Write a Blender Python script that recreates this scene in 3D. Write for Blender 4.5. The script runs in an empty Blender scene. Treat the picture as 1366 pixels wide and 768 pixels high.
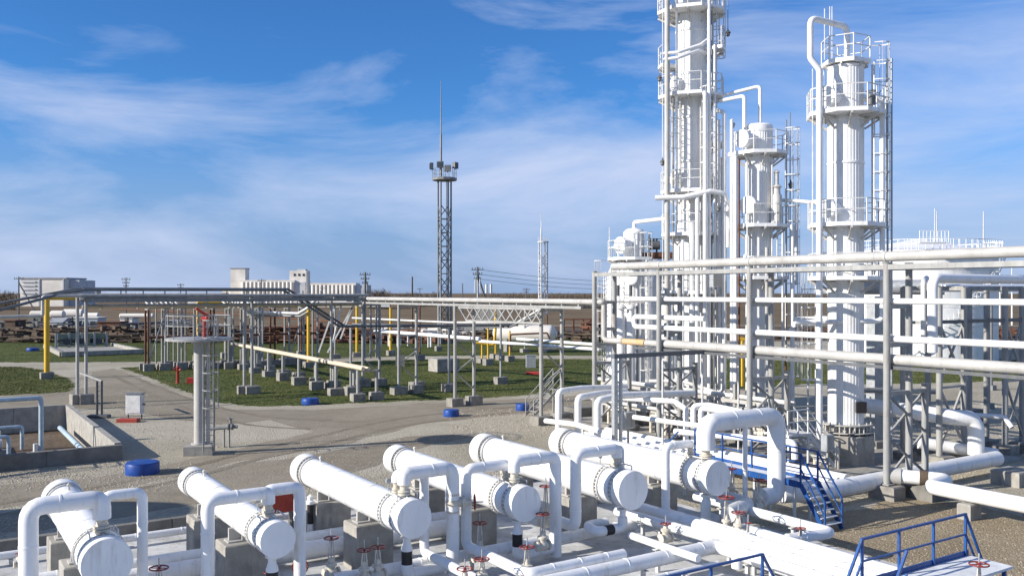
import bpy, bmesh, math, random
from mathutils import Vector, Matrix
random.seed(7)
R = math.radians
scene = bpy.context.scene
col = scene.collection

# ------------------------------------------------------------------ camera, sky, sun, exposure
H = 8.0            # eye height (the picture is taken from a platform)
K = 1200.0         # focal length in pixels of the 1366 px wide photograph
CX, CY = 683.0, 390.0
cam_d = bpy.data.cameras.new('camera'); cam = bpy.data.objects.new('camera', cam_d); col.objects.link(cam)
cam.location = (0, 0, H); cam.rotation_euler = (R(90), 0, 0)
cam_d.sensor_width = 36; cam_d.lens = K/1366*36; cam_d.shift_y = (CY-384)/1366
cam_d.clip_start = 0.1; cam_d.clip_end = 8000
scene.camera = cam

SUN_EL, SUN_AZ = R(24), R(250)      # azimuth clockwise from +Y; the sun stands left, a little behind the camera
to_sun = Vector((math.sin(SUN_AZ)*math.cos(SUN_EL), math.cos(SUN_AZ)*math.cos(SUN_EL), math.sin(SUN_EL)))
sd = bpy.data.lights.new('sun', 'SUN'); sun = bpy.data.objects.new('sun', sd); col.objects.link(sun)
sd.energy = 5.0; sd.angle = R(0.5); sd.color = (1.0, 0.935, 0.84)
sun.rotation_euler = to_sun.to_track_quat('Z', 'Y').to_euler()

world = bpy.data.worlds.new('World'); scene.world = world; world.use_nodes = True
nt = world.node_tree; nt.nodes.clear()
def N(t, **kw):
    n = nt.nodes.new(t)
    for k, v in kw.items(): setattr(n, k, v)
    return n
sky = N('ShaderNodeTexSky', sky_type='NISHITA', sun_disc=False, sun_elevation=SUN_EL, sun_rotation=SUN_AZ,
        altitude=200, air_density=1.0, dust_density=0.1, ozone_density=3.5)
tc = N('ShaderNodeTexCoord')
mp = N('ShaderNodeMapping'); mp.inputs['Scale'].default_value = (1.3, 1.3, 5.5); mp.inputs['Location'].default_value = (5.2, 3.3, 0.45)
mp.inputs['Rotation'].default_value = (0, R(5), 0)
nz = N('ShaderNodeTexNoise'); nz.inputs['Scale'].default_value = 1.5; nz.inputs['Detail'].default_value = 7; nz.inputs['Roughness'].default_value = .58; nz.inputs['Distortion'].default_value = .5
rp = N('ShaderNodeValToRGB'); rp.color_ramp.elements[0].position = .45; rp.color_ramp.elements[0].color = (0, 0, 0, 1); rp.color_ramp.elements[1].position = .72; rp.color_ramp.elements[1].color = (.85, .85, .85, 1)
mx = N('ShaderNodeMix', data_type='RGBA'); mx.inputs[7].default_value = (6.1, 7.0, 9.3, 1)
# a little cooler than the model sky
tint = N('ShaderNodeMix', data_type='RGBA', blend_type='MULTIPLY'); tint.inputs[0].default_value = 1; tint.inputs[7].default_value = (.46, .95, 1.48, 1)
bg = N('ShaderNodeBackground'); bg.inputs['Strength'].default_value = .070
ow = N('ShaderNodeOutputWorld')
L_ = nt.links.new
L_(tc.outputs['Generated'], mp.inputs['Vector']); L_(mp.outputs[0], nz.inputs['Vector']); L_(nz.outputs[0], rp.inputs[0])
sx = N('ShaderNodeSeparateXYZ'); L_(tc.outputs['Generated'], sx.inputs[0])
hz = N('ShaderNodeMapRange'); hz.inputs[1].default_value = 0.0; hz.inputs[2].default_value = .22; hz.inputs[3].default_value = .86; hz.inputs[4].default_value = 0.0; hz.interpolation_type = 'SMOOTHSTEP'
L_(sx.outputs[2], hz.inputs[0])
hm = N('ShaderNodeMix', data_type='RGBA'); hm.inputs[7].default_value = (3.0, 4.05, 6.7, 1); L_(hz.outputs[0], hm.inputs[0])
L_(sky.outputs[0], tint.inputs[6]); L_(tint.outputs[2], hm.inputs[6]); L_(hm.outputs[2], mx.inputs[6]); L_(rp.outputs[0], mx.inputs[0]); L_(mx.outputs[2], bg.inputs[0]); L_(bg.outputs[0], ow.inputs[0])

vs = scene.view_settings
vs.view_transform = 'Standard'; vs.look = 'None'; vs.gamma = 1; vs.use_curve_mapping = False; vs.exposure = 0.52

# ------------------------------------------------------------------ geometry from measured sight lines
def W(px, py, Y): return Vector(((px-CX)*Y/K, Y, H-(py-CY)*Y/K))
def Wz(px, py, z):
    Y = (H-z)*K/(py-CY); return Vector(((px-CX)*Y/K, Y, z))
def G(px, py): return Wz(px, py, 0)
A = Vector((-.549, .836, 0)); A.normalize()          # the plant's two building directions
B = Vector((A.y, -A.x, 0))
Zv = Vector((0, 0, 1))
TH = math.atan2(-A.x, A.y)
def along(P, d, px):                                  # walk from P in direction d until the sight line px is met
    k = (px-CX)/K; w = (k*P.y-P.x)/(d.x-k*d.y); return P+d*w
def uv(u, v, z=0): return Vector((B.x*u+A.x*v, B.y*u+A.y*v, z))
def z_(P, z): return Vector((P[0], P[1], z))

# ------------------------------------------------------------------ materials
MATS = {}
def mat(name, c, rough=.6, metal=0, var=.12, scale=3.0, c2=None, bump=0, bscale=40, detail=6, streak=None, spec=.5, grime=0, gcol=(.30, .24, .17), gs=1.3):
    m = bpy.data.materials.new(name); m.use_nodes = True; t = m.node_tree; n = t.nodes; b = n['Principled BSDF']
    b.inputs['Roughness'].default_value = rough; b.inputs['Metallic'].default_value = metal
    b.inputs['Specular IOR Level'].default_value = spec
    g = n.new('ShaderNodeNewGeometry'); no = n.new('ShaderNodeTexNoise'); no.inputs['Scale'].default_value = scale; no.inputs['Detail'].default_value = detail; no.inputs['Roughness'].default_value = .62
    mpp = n.new('ShaderNodeMapping'); mpp.inputs['Scale'].default_value = streak or (1, 1, 1)
    t.links.new(g.outputs['Position'], mpp.inputs[0]); t.links.new(mpp.outputs[0], no.inputs['Vector'])
    r = n.new('ShaderNodeValToRGB'); r.color_ramp.elements[0].position = .3; r.color_ramp.elements[1].position = .7
    lo = c2 or tuple(x*(1-var) for x in c); hi = tuple(min(x*(1+var*.5), .95) for x in c)
    r.color_ramp.elements[0].color = (*lo, 1); r.color_ramp.elements[1].color = (*hi, 1)
    t.links.new(no.outputs[0], r.inputs[0]); t.links.new(r.outputs[0], b.inputs['Base Color'])
    if grime:                                            # runs and blotches of dirt or rust with a shape of their own
        m2 = n.new('ShaderNodeMapping'); m2.inputs['Scale'].default_value = (gs*3.2, gs*3.2, gs*.55); t.links.new(g.outputs['Position'], m2.inputs[0])
        n2 = n.new('ShaderNodeTexNoise'); n2.inputs['Scale'].default_value = 1; n2.inputs['Detail'].default_value = 8; n2.inputs['Roughness'].default_value = .68; t.links.new(m2.outputs[0], n2.inputs['Vector'])
        r2 = n.new('ShaderNodeValToRGB'); r2.color_ramp.elements[0].position = .54; r2.color_ramp.elements[0].color = (0, 0, 0, 1); r2.color_ramp.elements[1].position = .80; r2.color_ramp.elements[1].color = (grime, grime, grime, 1); t.links.new(n2.outputs[0], r2.inputs[0])
        mg = n.new('ShaderNodeMix'); mg.data_type = 'RGBA'; mg.inputs[7].default_value = (*gcol, 1); t.links.new(r2.outputs[0], mg.inputs[0]); t.links.new(r.outputs[0], mg.inputs[6]); t.links.new(mg.outputs[2], b.inputs['Base Color'])
        rr = n.new('ShaderNodeMapRange'); rr.inputs[3].default_value = rough; rr.inputs[4].default_value = min(1, rough+.35); t.links.new(r2.outputs[0], rr.inputs[0]); t.links.new(rr.outputs[0], b.inputs['Roughness'])
    if bump:
        nb = n.new('ShaderNodeTexNoise'); nb.inputs['Scale'].default_value = bscale; nb.inputs['Detail'].default_value = 4
        bp = n.new('ShaderNodeBump'); bp.inputs['Strength'].default_value = bump; bp.inputs['Distance'].default_value = .05
        t.links.new(g.outputs['Position'], nb.inputs['Vector']); t.links.new(nb.outputs[0], bp.inputs['Height']); t.links.new(bp.outputs[0], b.inputs['Normal'])
    MATS[name] = m; return m
def ground_mat(name, stops, s1, s2, bump=.6, bs=12, rough=.95):
    """two octaves of noise through a colour ramp, with pebbly relief"""
    m = bpy.data.materials.new(name); m.use_nodes = True; t = m.node_tree; n = t.nodes; b = n['Principled BSDF']
    b.inputs['Roughness'].default_value = rough; b.inputs['Specular IOR Level'].default_value = .15
    g = n.new('ShaderNodeNewGeometry')
    a1 = n.new('ShaderNodeTexNoise'); a1.inputs['Scale'].default_value = s1; a1.inputs['Detail'].default_value = 5; a1.inputs['Distortion'].default_value = .6
    a2 = n.new('ShaderNodeTexNoise'); a2.inputs['Scale'].default_value = s2; a2.inputs['Detail'].default_value = 8; a2.inputs['Roughness'].default_value = .7
    mxx = n.new('ShaderNodeMix'); mxx.data_type = 'FLOAT'; mxx.inputs[0].default_value = .5
    r = n.new('ShaderNodeValToRGB'); el = r.color_ramp.elements
    el[0].position = stops[0][0]; el[0].color = (*stops[0][1], 1); el[1].position = stops[-1][0]; el[1].color = (*stops[-1][1], 1)
    for p, c in stops[1:-1]: e = el.new(p); e.color = (*c, 1)
    for q in (a1, a2): t.links.new(g.outputs['Position'], q.inputs['Vector'])
    t.links.new(a1.outputs[0], mxx.inputs[2]); t.links.new(a2.outputs[0], mxx.inputs[3]); t.links.new(mxx.outputs[0], r.inputs[0]); t.links.new(r.outputs[0], b.inputs['Base Color'])
    v = n.new('ShaderNodeTexVoronoi'); v.inputs['Scale'].default_value = bs
    bp = n.new('ShaderNodeBump'); bp.inputs['Strength'].default_value = bump; bp.inputs['Distance'].default_value = .06; bp.invert = True
    t.links.new(g.outputs['Position'], v.inputs['Vector']); t.links.new(v.outputs['Distance'], bp.inputs['Height']); t.links.new(bp.outputs[0], b.inputs['Normal'])
    MATS[name] = m; return m
M = MATS
mat('white', (.80, .80, .79), .42, var=.10, scale=1.6, streak=(1, 1, .5), grime=.7, gcol=(.40, .355, .29))
mat('white_clad', (.76, .76, .745), .4, var=.08, scale=2.2, streak=(1.5, 1.5, .25), grime=.6, gcol=(.36, .31, .25), gs=.8)
mat('cream_valve', (.62, .57, .47), .5, var=.25, scale=9, grime=.8, gcol=(.20, .12, .07), gs=3)
mat('flange', (.52, .51, .485), .55, var=.3, scale=14)
mat('steel', (.33, .33, .315), .45, var=.25, scale=2.2, streak=(1, 1, .4), grime=.75, gcol=(.16, .10, .065), gs=1.2)
mat('steel_white', (.64, .64, .62), .45, var=.2, scale=3, grime=.7, gcol=(.25, .15, .09), gs=1.6)
mat('tan_pipe', (.44, .43, .405), .5, var=.2, scale=1.4, grime=.6, gcol=(.22, .15, .10), gs=1)
mat('cream_pipe', (.66, .56, .40), .5, var=.2, scale=1.2)
mat('dark_pipe', (.13, .14, .15), .5, var=.3, scale=2)
mat('dark_steel', (.11, .115, .12), .5, var=.3, scale=4)
mat('black', (.018, .016, .018), .5, var=.3, scale=6)
mat('mast', (.20, .205, .205), .5, var=.3, scale=3)
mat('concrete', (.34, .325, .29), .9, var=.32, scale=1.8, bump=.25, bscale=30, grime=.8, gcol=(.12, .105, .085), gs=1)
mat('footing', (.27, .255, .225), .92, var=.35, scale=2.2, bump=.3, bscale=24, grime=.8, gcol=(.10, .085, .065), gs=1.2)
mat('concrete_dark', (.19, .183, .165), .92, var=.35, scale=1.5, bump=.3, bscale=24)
mat('pad', (.56, .56, .545), .85, var=.30, scale=.8, c2=(.34, .34, .325), bump=.15, bscale=18, grime=.8, gcol=(.14, .13, .11), gs=.9)
mat('red', (.33, .045, .03), .5, var=.3, scale=6)
mat('red_bright', (.50, .045, .03), .5, var=.3, scale=6)
mat('wheel', (.22, .024, .02), .5, var=.3, scale=12)
mat('blue', (.008, .07, .26), .42, var=.25, scale=4, grime=.6, gcol=(.18, .17, .16), gs=3)
mat('blue_drum', (.008, .06, .30), .45, var=.3, scale=3, grime=.6, gcol=(.16, .13, .10), gs=2)
mat('yellow', (.66, .40, .025), .5, var=.2, scale=2)
mat('rust', (.135, .058, .032), .85, var=.5, scale=1.2)
mat('rust_patch', (.58, .32, .09), .7, scale=3.5, c2=(.42, .38, .31))
mat('brown_wood', (.105, .075, .05), .9, var=.4, scale=2)
mat('panel_green', (.16, .20, .15), .7, var=.3, scale=1)
mat('roof_grey', (.30, .31, .33), .7, var=.2, scale=.6)
mat('silo', (.72, .68, .61), .8, var=.2, scale=.15)
mat('silo_shadow', (.50, .52, .55), .8, var=.2, scale=.2)  # darker, bluer copy of silo with shade put into its colour
mat('window_dark', (.03, .04, .05), .25, var=.2, scale=2)
mat('deck_white', (.72, .73, .73), .6, var=.2, scale=2.5)
mat('galv', (.42, .44, .45), .4, metal=.35, var=.25, scale=5)
mat('bush', (.085, .065, .045), .95, var=.4, scale=.3)
mat('stone', (.42, .365, .29), .9, var=.45, scale=5)
mat('blade', (.115, .115, .032), .8, var=.4, scale=.35, c2=(.05, .07, .015))
mat('lamp_glass', (.75, .78, .8), .15, var=.05)
ground_mat('gravel', [(.25, (.20, .175, .125)), (.45, (.345, .31, .235)), (.58, (.44, .40, .315)), (.78, (.55, .50, .405))], .12, 3.4, bump=.55, bs=13)
ground_mat('dirt', [(.28, (.175, .15, .11)), (.5, (.255, .222, .168)), (.72, (.33, .292, .228))], .16, 1.3, bump=.25, bs=9)
ground_mat('asphalt', [(.28, (.115, .105, .095)), (.5, (.15, .138, .122)), (.72, (.19, .175, .155))], .2, 1.6, bump=.25, bs=12)
ground_mat('brown_gravel', [(.25, (.17, .135, .085)), (.5, (.29, .235, .155)), (.75, (.40, .345, .25))], .3, 3.6, bump=.5, bs=14)
ground_mat('grass', [(.25, (.032, .048, .010)), (.42, (.055, .074, .016)), (.56, (.085, .098, .024)), (.66, (.14, .125, .05)), (.8, (.22, .18, .09))], .22, 2.2, bump=.8, bs=5)
ground_mat('field', [(.25, (.095, .068, .04)), (.5, (.155, .112, .065)), (.75, (.22, .17, .105))], .015, .2, bump=.5, bs=1)
ground_mat('yard', [(.25, (.065, .045, .032)), (.5, (.12, .088, .062)), (.75, (.21, .17, .13))], .05, .5, bump=.6, bs=3)

# ------------------------------------------------------------------ mesh builder
class MB:
    def __init__(s): s.v = []; s.f = []
    def add(s, vs, fs):
        o = len(s.v); s.v += [tuple(p) for p in vs]; s.f += [[i+o for i in q] for q in fs]; return s
    def box(s, c, size, rz=0.0, taper=1.0):
        ca, sa = math.cos(rz), math.sin(rz); x, y, z = [q/2 for q in size]; vs = []
        for zz, t in ((-z, 1), (z, taper)):
            for a, b in ((-x, -y), (x, -y), (x, y), (-x, y)):
                a *= t; b *= t; vs.append((c[0]+a*ca-b*sa, c[1]+a*sa+b*ca, c[2]+zz))
        return s.add(vs, [(3, 2, 1, 0), (4, 5, 6, 7), (0, 1, 5, 4), (1, 2, 6, 5), (2, 3, 7, 6), (3, 0, 4, 7)])
    def cbox(s, c, size, rz=0.0, ch=.04):
        """box with chamfered top edges"""
        x, y, z = [q/2 for q in size]; ca, sa = math.cos(rz), math.sin(rz); vs = []
        for zz, d in ((-z, 0), (z-ch, 0), (z, ch)):
            for a, b in ((-x+d, -y+d), (x-d, -y+d), (x-d, y-d), (-x+d, y-d)): vs.append((c[0]+a*ca-b*sa, c[1]+a*sa+b*ca, c[2]+zz))
        fs = [(3, 2, 1, 0), (8, 9, 10, 11)]
        for k in (0, 4):
            for i in range(4): j = (i+1) % 4; fs.append((k+i, k+j, k+4+j, k+4+i))
        return s.add(vs, fs)
    def bar(s, p0, p1, w, h=None, up=None):
        p0, p1 = Vector(p0), Vector(p1); h = h or w; d = (p1-p0).normalized(); up = Vector(up) if up else (Zv if abs(d.z) < .95 else Vector((A.x, A.y, 0)))
        a = d.cross(up).normalized()*w/2; b = a.cross(d).normalized()*h/2
        vs = [p+q for p in (p0, p1) for q in (-a-b, a-b, a+b, -a+b)]
        return s.add(vs, [(3, 2, 1, 0), (4, 5, 6, 7), (0, 1, 5, 4), (1, 2, 6, 5), (2, 3, 7, 6), (3, 0, 4, 7)])
    def rings(s, path, radii, n=12, cap=True, ref=None):
        path = [Vector(p) for p in path]; m = len(path); fr = None; o = len(s.v); fs = []
        for i, p in enumerate(path):
            d = (path[min(i+1, m-1)]-path[max(i-1, 0)])
            if d.length < 1e-7: d = path[-1]-path[0]
            d.normalize()
            if fr is None:
                u = Vector(ref) if ref else (Zv if abs(d.z) < .9 else Vector((1, 0, 0))); fr = (u-d*u.dot(d)).normalized()
            else: fr = (fr-d*fr.dot(d)).normalized()
            q = d.cross(fr)
            for k in range(n):
                t = 2*math.pi*k/n; s.v.append(tuple(p+(fr*math.cos(t)+q*math.sin(t))*radii[i]))
        for i in range(m-1):
            for k in range(n):
                k2 = (k+1) % n; fs.append([o+i*n+k, o+i*n+k2, o+(i+1)*n+k2, o+(i+1)*n+k])
        if cap: fs.append([o+k for k in range(n)][::-1]); fs.append([o+(m-1)*n+k for k in range(n)])
        s.f += fs; return s
    def cyl(s, p0, p1, r0, r1=None, n=16): return s.rings([p0, p1], [r0, r0 if r1 is None else r1], n)
    def tube(s, pts, r, n=12, bend=None, seg=5, seam=0):
        pts = [Vector(p) for p in pts]; bend = bend if bend is not None else 1.5*r+.02; out = [pts[0]]
        for i in range(1, len(pts)-1):
            p = pts[i]; d0 = (pts[i-1]-p); d1 = (pts[i+1]-p); l0, l1 = d0.length, d1.length; d0.normalize(); d1.normalize()
            ang = math.pi-d0.angle(d1)
            if ang < .03: out.append(p); continue
            t = min(bend*math.tan(ang/2), .48*l0, .48*l1); e0 = p+d0*t; e1 = p+d1*t
            for k in range(seg+1):
                w = k/seg; out.append(e0.lerp(p, w).lerp(p.lerp(e1, w), w))
        out.append(pts[-1])
        s.rings(out, [r]*len(out), n)
        if seam:
            for a, b in zip(pts, pts[1:]):
                d = b-a; l = d.length; d = d/l if l else d; k = seam*.6+bend
                while k < l-bend: s.rings([a+d*(k-.025), a+d*(k-.02), a+d*(k+.02), a+d*(k+.025)], [r*.98, r+.008, r+.008, r*.98], n, cap=False); k += seam
        return s
    def lathe(s, prof, c, n=24, axis=None):
        """prof: (radius, distance along the axis)"""
        ax = Vector(axis).normalized() if axis else Zv; c = Vector(c)
        ps = [c+ax*h for r, h in prof]; u = Vector((1, 0, 0)) if abs(ax.z) > .9 else Zv; u = (u-ax*u.dot(ax)).normalized(); q = ax.cross(u); o = len(s.v)
        for (r, h), p in zip(prof, ps):
            for k in range(n):
                t = 2*math.pi*k/n; s.v.append(tuple(p+(u*math.cos(t)+q*math.sin(t))*max(r, 1e-4)))
        m = len(prof)
        for i in range(m-1):
            for k in range(n): k2 = (k+1) % n; s.f.append([o+i*n+k, o+i*n+k2, o+(i+1)*n+k2, o+(i+1)*n+k])
        s.f.append([o+k for k in range(n)][::-1]); s.f.append([o+(m-1)*n+k for k in range(n)]); return s
    def torus(s, c, ax, R_, r, n=20, m=6):
        ax = Vector(ax).normalized(); u = Vector((1, 0, 0)) if abs(ax.z) > .9 else Zv; u = (u-ax*u.dot(ax)).normalized(); q = ax.cross(u); o = len(s.v); c = Vector(c)
        for i in range(n):
            t = 2*math.pi*i/n; d = u*math.cos(t)+q*math.sin(t)
            for j in range(m):
                f = 2*math.pi*j/m; s.v.append(tuple(c+d*(R_+r*math.cos(f))+ax*r*math.sin(f)))
        for i in range(n):
            for j in range(m):
                i2, j2 = (i+1) % n, (j+1) % m; s.f.append([o+i*m+j, o+i2*m+j, o+i2*m+j2, o+i*m+j2])
        return s
    def clad(s, c, r, z0, z1, n=22, rib=.03):
        """column jacket of flat strips with standing seams"""
        prof = []
        for i in range(n):
            a0 = 2*math.pi*i/n; da = 2*math.pi/n
            for a, rr in ((0, r), (.80, r), (.85, r+rib), (.95, r+rib)): prof.append((rr*math.cos(a0+a*da), rr*math.sin(a0+a*da)))
        m = len(prof); vs = [(c[0]+x, c[1]+y, z) for z in (z0, z1) for x, y in prof]
        return s.add(vs, [(i, (i+1) % m, m+(i+1) % m, m+i) for i in range(m)]+[list(range(m))[::-1], list(range(m, 2*m))])
    def sector(s, c, r0, r1, z0, z1, a0=0, a1=2*math.pi, n=8):
        full = abs(a1-a0-2*math.pi) < 1e-6; k = n if full else n+1; vs = []
        for i in range(k):
            a = a0+(a1-a0)*i/n
            for rr in (r0, r1):
                for zz in (z0, z1): vs.append((c[0]+rr*math.cos(a), c[1]+rr*math.sin(a), zz))
        fs = []
        for i in range(n):
            p, q = i*4, ((i+1) % k)*4
            fs += [(p, q, q+1, p+1), (p+2, p+3, q+3, q+2), (p+1, q+1, q+3, p+3), (p, p+2, q+2, q)]
        if not full: fs += [(0, 1, 3, 2), ((k-1)*4, (k-1)*4+2, (k-1)*4+3, (k-1)*4+1)]
        return s.add(vs, fs)
    def mesh(s, name, m, off=(0, 0, 0), smooth=True):
        me = bpy.data.meshes.new(name); ox, oy, oz = off
        me.from_pydata([(x-ox, y-oy, z-oz) for x, y, z in s.v], [], s.f); me.materials.append(M[m] if isinstance(m, str) else m)
        if smooth:
            me.polygons.foreach_set('use_smooth', [True]*len(me.polygons)); me.set_sharp_from_angle(angle=R(38))
        me.update(); return me

BASE = {}
STUFF = {'flange_bolts', 'cladding_band', 'cladding_bands', 'rungs', 'cage', 'guard_rail', 'brackets', 'davit_bar', 'anchor_chairs', 'course_seams', 'insulators', 'lattice', 'spiral_stair', 'landing_rail', 'cable_ladder', 'skid_frame', 'ladder', 'ring_stiffener', 'top_posts', 'yoke'}
def props(o, label=None, cat=None, group=None, kind=None):
    if label: o['label'] = label
    if cat: o['category'] = cat
    if group: o['group'] = group
    if kind: o['kind'] = kind
    return o
def thing(name, label, cat, base, group=None):
    o = bpy.data.objects.new(name, None); col.objects.link(o); o.location = base; o.empty_display_size = .2
    BASE[o.name] = Vector(base); return props(o, label, cat, group)
def part(name, mb, m, parent, smooth=True, label=None):
    b = BASE[parent.name]; o = bpy.data.objects.new(name, mb.mesh(name, m, b, smooth)); col.objects.link(o); o.parent = parent; BASE[o.name] = b
    if label: o['label'] = label
    if name in STUFF: o['kind'] = 'stuff'
    return o
FRNG = random.Random(17); FVAR = {}
def piece(name, me, parent, loc, rz=0.0):                # alike pieces share one mesh
    o = bpy.data.objects.new(name, me); col.objects.link(o); o.parent = parent; o.location = Vector(loc)-BASE[parent.name]; o.rotation_euler.z = rz
    if name == 'footing': o.rotation_euler = (FRNG.uniform(-.02, .02), FRNG.uniform(-.02, .02), rz+FRNG.uniform(-.12, .12)); o.scale = (FRNG.uniform(.82, 1.12), FRNG.uniform(.85, 1.15), FRNG.uniform(.8, 1.15)); o.location.z -= .02
    return o
def single(name, mb, m, label, cat, group=None, smooth=True):
    xs = [v[0] for v in mb.v]; ys = [v[1] for v in mb.v]; zs = [v[2] for v in mb.v]
    b = Vector(((min(xs)+max(xs))/2, (min(ys)+max(ys))/2, min(zs)))
    o = bpy.data.objects.new(name, mb.mesh(name, m, b, smooth)); col.objects.link(o); o.location = b; BASE[o.name] = b; return props(o, label, cat, group)
def struct(name, mb, m, kind='structure', label=None):
    o = bpy.data.objects.new(name, mb.mesh(name, m)); col.objects.link(o); o['kind'] = kind
    if label: o['label'] = label
    return o
def pipe(pts, r, m, label, n=14, bend=None, seam=0, group=None, cat='pipe', name='pipe'):
    return single(name, MB().tube(pts, r, n, bend, seam=seam), m, label, cat, group)

# ------------------------------------------------------------------ ground, roads, lawns
def poly(name, pts, m, z, jitter=.0, kind='structure', step=2.0, label=None):
    rng = random.Random(len(name)*31+int(abs(pts[0][0])*10)); out = []
    for a, b in zip(pts, pts[1:]+pts[:1]):
        a, b = Vector(a), Vector(b); k = max(1, int((b-a).length/step)) if jitter else 1
        for i in range(k):
            p = a.lerp(b, i/k)
            out.append((p.x+rng.uniform(-1, 1)*jitter, p.y+rng.uniform(-1, 1)*jitter*1.5, z))
    bm = bmesh.new(); f = bm.faces.new([bm.verts.new(p) for p in out]); bm.normal_update()
    if f.normal.z < 0: f.normal_flip()
    bmesh.ops.triangulate(bm, faces=[f])
    me = bpy.data.meshes.new(name); bm.to_mesh(me); bm.free(); me.materials.append(M[m])
    o = bpy.data.objects.new(name, me); col.objects.link(o); o['kind'] = kind
    if label: o['label'] = label
    return o
PK = z_(G(158, 613), 0)
hole = [PK-B*16, PK, PK+A*17.8, PK+A*17.8-B*16]
struct('ground', MB().add([(-4000, -200, 0), (4000, -200, 0), (4000, 7000, 0), (-4000, 7000, 0)]+[tuple(p) for p in hole], [(0, 1, 5, 4), (1, 2, 6, 5), (2, 3, 7, 6), (3, 0, 4, 7)]), 'gravel')
gp = lambda *l: [tuple(G(*q)[:2])+(0,) for q in l]
poly('field', gp((-900, 434), (2300, 434))+[(3900, 2000, 0), (3900, 6900, 0), (-3900, 6900, 0), (-3900, 2000, 0)], 'field', .004, 1.0, step=20)
poly('storage_yard', gp((-350, 461), (-350, 434.6), (1800, 434.6), (1800, 452), (1000, 455), (600, 452)), 'yard', .004, .8, step=4)
lawns = [
  gp((-300, 484), (-300, 457), (0, 456), (300, 453), (600, 450), (820, 452), (820, 474), (640, 474), (480, 476), (300, 481), (120, 483)),
  gp((-200, 530), (-200, 489), (30, 489), (62, 494), (92, 506), (101, 515), (92, 522), (50, 525), (0, 527)),
  gp((162, 490), (240, 488), (420, 485), (520, 480), (640, 478), (830, 479), (860, 500), (830, 512), (780, 520), (700, 527), (640, 531), (560, 534), (470, 538), (400, 541), (330, 541), (290, 536), (240, 520), (205, 505)),
  gp((880, 478), (1366, 480), (1600, 482), (1600, 510), (1366, 507), (1200, 512), (1080, 512), (960, 520), (900, 515)),
]
for q in lawns: poly('lawn', q, 'grass', .006, .28, step=.5)
poly('dirt_road', gp((-300, 560), (130, 515), (120, 496), (150, 491), (190, 505), (235, 525), (300, 546), (420, 546), (560, 538), (640, 535), (760, 528), (860, 516), (860, 532), (760, 545), (690, 552), (640, 556), (560, 566), (470, 590), (420, 600), (330, 612), (250, 632), (170, 648), (60, 668), (-60, 690), (-200, 690), (-200, 660), (20, 645), (160, 632), (290, 606), (420, 575), (360, 560), (290, 566), (220, 556), (160, 545), (70, 545), (-200, 566)), 'dirt', .004, .25, step=1.2)
poly('service_road', gp((-400, 760), (-60, 700), (60, 676), (170, 654), (250, 638), (330, 618), (420, 606), (470, 596), (540, 583), (600, 578), (640, 580), (580, 592), (520, 612), (440, 640), (300, 665), (160, 690), (0, 712), (-200, 770)), 'dirt', .008, .2, step=1.2)
poly('earth_bed', gp((1110, 690), (1190, 664), (1290, 672), (1366, 688), (1700, 760), (1700, 900), (1250, 900), (1130, 768), (1085, 735)), 'brown_gravel', .004, .2, step=1)
# scattered loose stones on the gravel
rng = random.Random(3); st = MB()
def stones(poly_px, n, s0, s1, zb=0.0):
    (x0, y0), (x1, y1) = poly_px
    for _ in range(n):
        p = G(rng.uniform(x0, x1), 1/(rng.uniform(1/y1, 1/y0)))
        d_ = p-PK
        if -16.5 < d_.dot(B) < .3 and -.3 < d_.dot(A) < 18.2: continue
        s = rng.uniform(s0, s1); a = rng.uniform(0, 6.3); e = [(math.cos(a+k*1.57)*s*rng.uniform(.6, 1.2), math.sin(a+k*1.57)*s*rng.uniform(.6, 1.2)) for k in range(4)]
        vs = [(p.x+x, p.y+y, zb+.004) for x, y in e]+[(p.x+rng.uniform(-.3, .3)*s, p.y, zb+s*rng.uniform(.5, 1))]
        st.add(vs, [(0, 1, 4), (1, 2, 4), (2, 3, 4), (3, 0, 4)])
stones(((-20, 612), (260, 655)), 1500, .02, .06); stones(((-20, 690), (460, 720)), 1500, .02, .055); stones(((380, 575), (720, 650)), 1700, .02, .055)
stones(((60, 515), (300, 600)), 1300, .02, .065); stones(((600, 545), (760, 580)), 700, .03, .09); stones(((1100, 660), (1400, 768)), 1600, .012, .035); stones(((700, 530), (1366, 640)), 2200, .03, .09)
struct('loose_gravel', st, 'stone', 'stuff', 'pale loose stones scattered over the yard')
# grass blades give the lawns a ragged surface and edge
gb = MB(); rng = random.Random(5)
def inside(p, q):
    c = False
    for (x0, y0, _), (x1, y1, _) in zip(q, q[1:]+q[:1]):
        if (y0 > p[1]) != (y1 > p[1]) and p[0] < (x1-x0)*(p[1]-y0)/(y1-y0)+x0: c = not c
    return c
for q in lawns:
    xs = [p[0] for p in q]; ys = [p[1] for p in q]; n = 0; tot = 26000
    while n < tot:
        p = (rng.uniform(min(xs), max(xs)), rng.uniform(min(ys), max(ys))); n += 1
        if abs(p[0]) > p[1]*.62 or not inside(p, q): continue
        for _ in range(3):
            a = rng.uniform(0, 3.14); w = rng.uniform(.015, .05); h = rng.uniform(.03, .08); x, y = p[0]+rng.uniform(-.3, .3), p[1]+rng.uniform(-.3, .3)
            gb.add([(x-w*math.cos(a), y-w*math.sin(a), .006), (x+w*math.cos(a), y+w*math.sin(a), .006), (x+rng.uniform(-.1, .1), y+rng.uniform(-.1, .1), h)], [(0, 1, 2)])
o = struct('grass_blades', gb, 'blade', 'stuff', 'short green grass tufts on the lawns')

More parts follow.
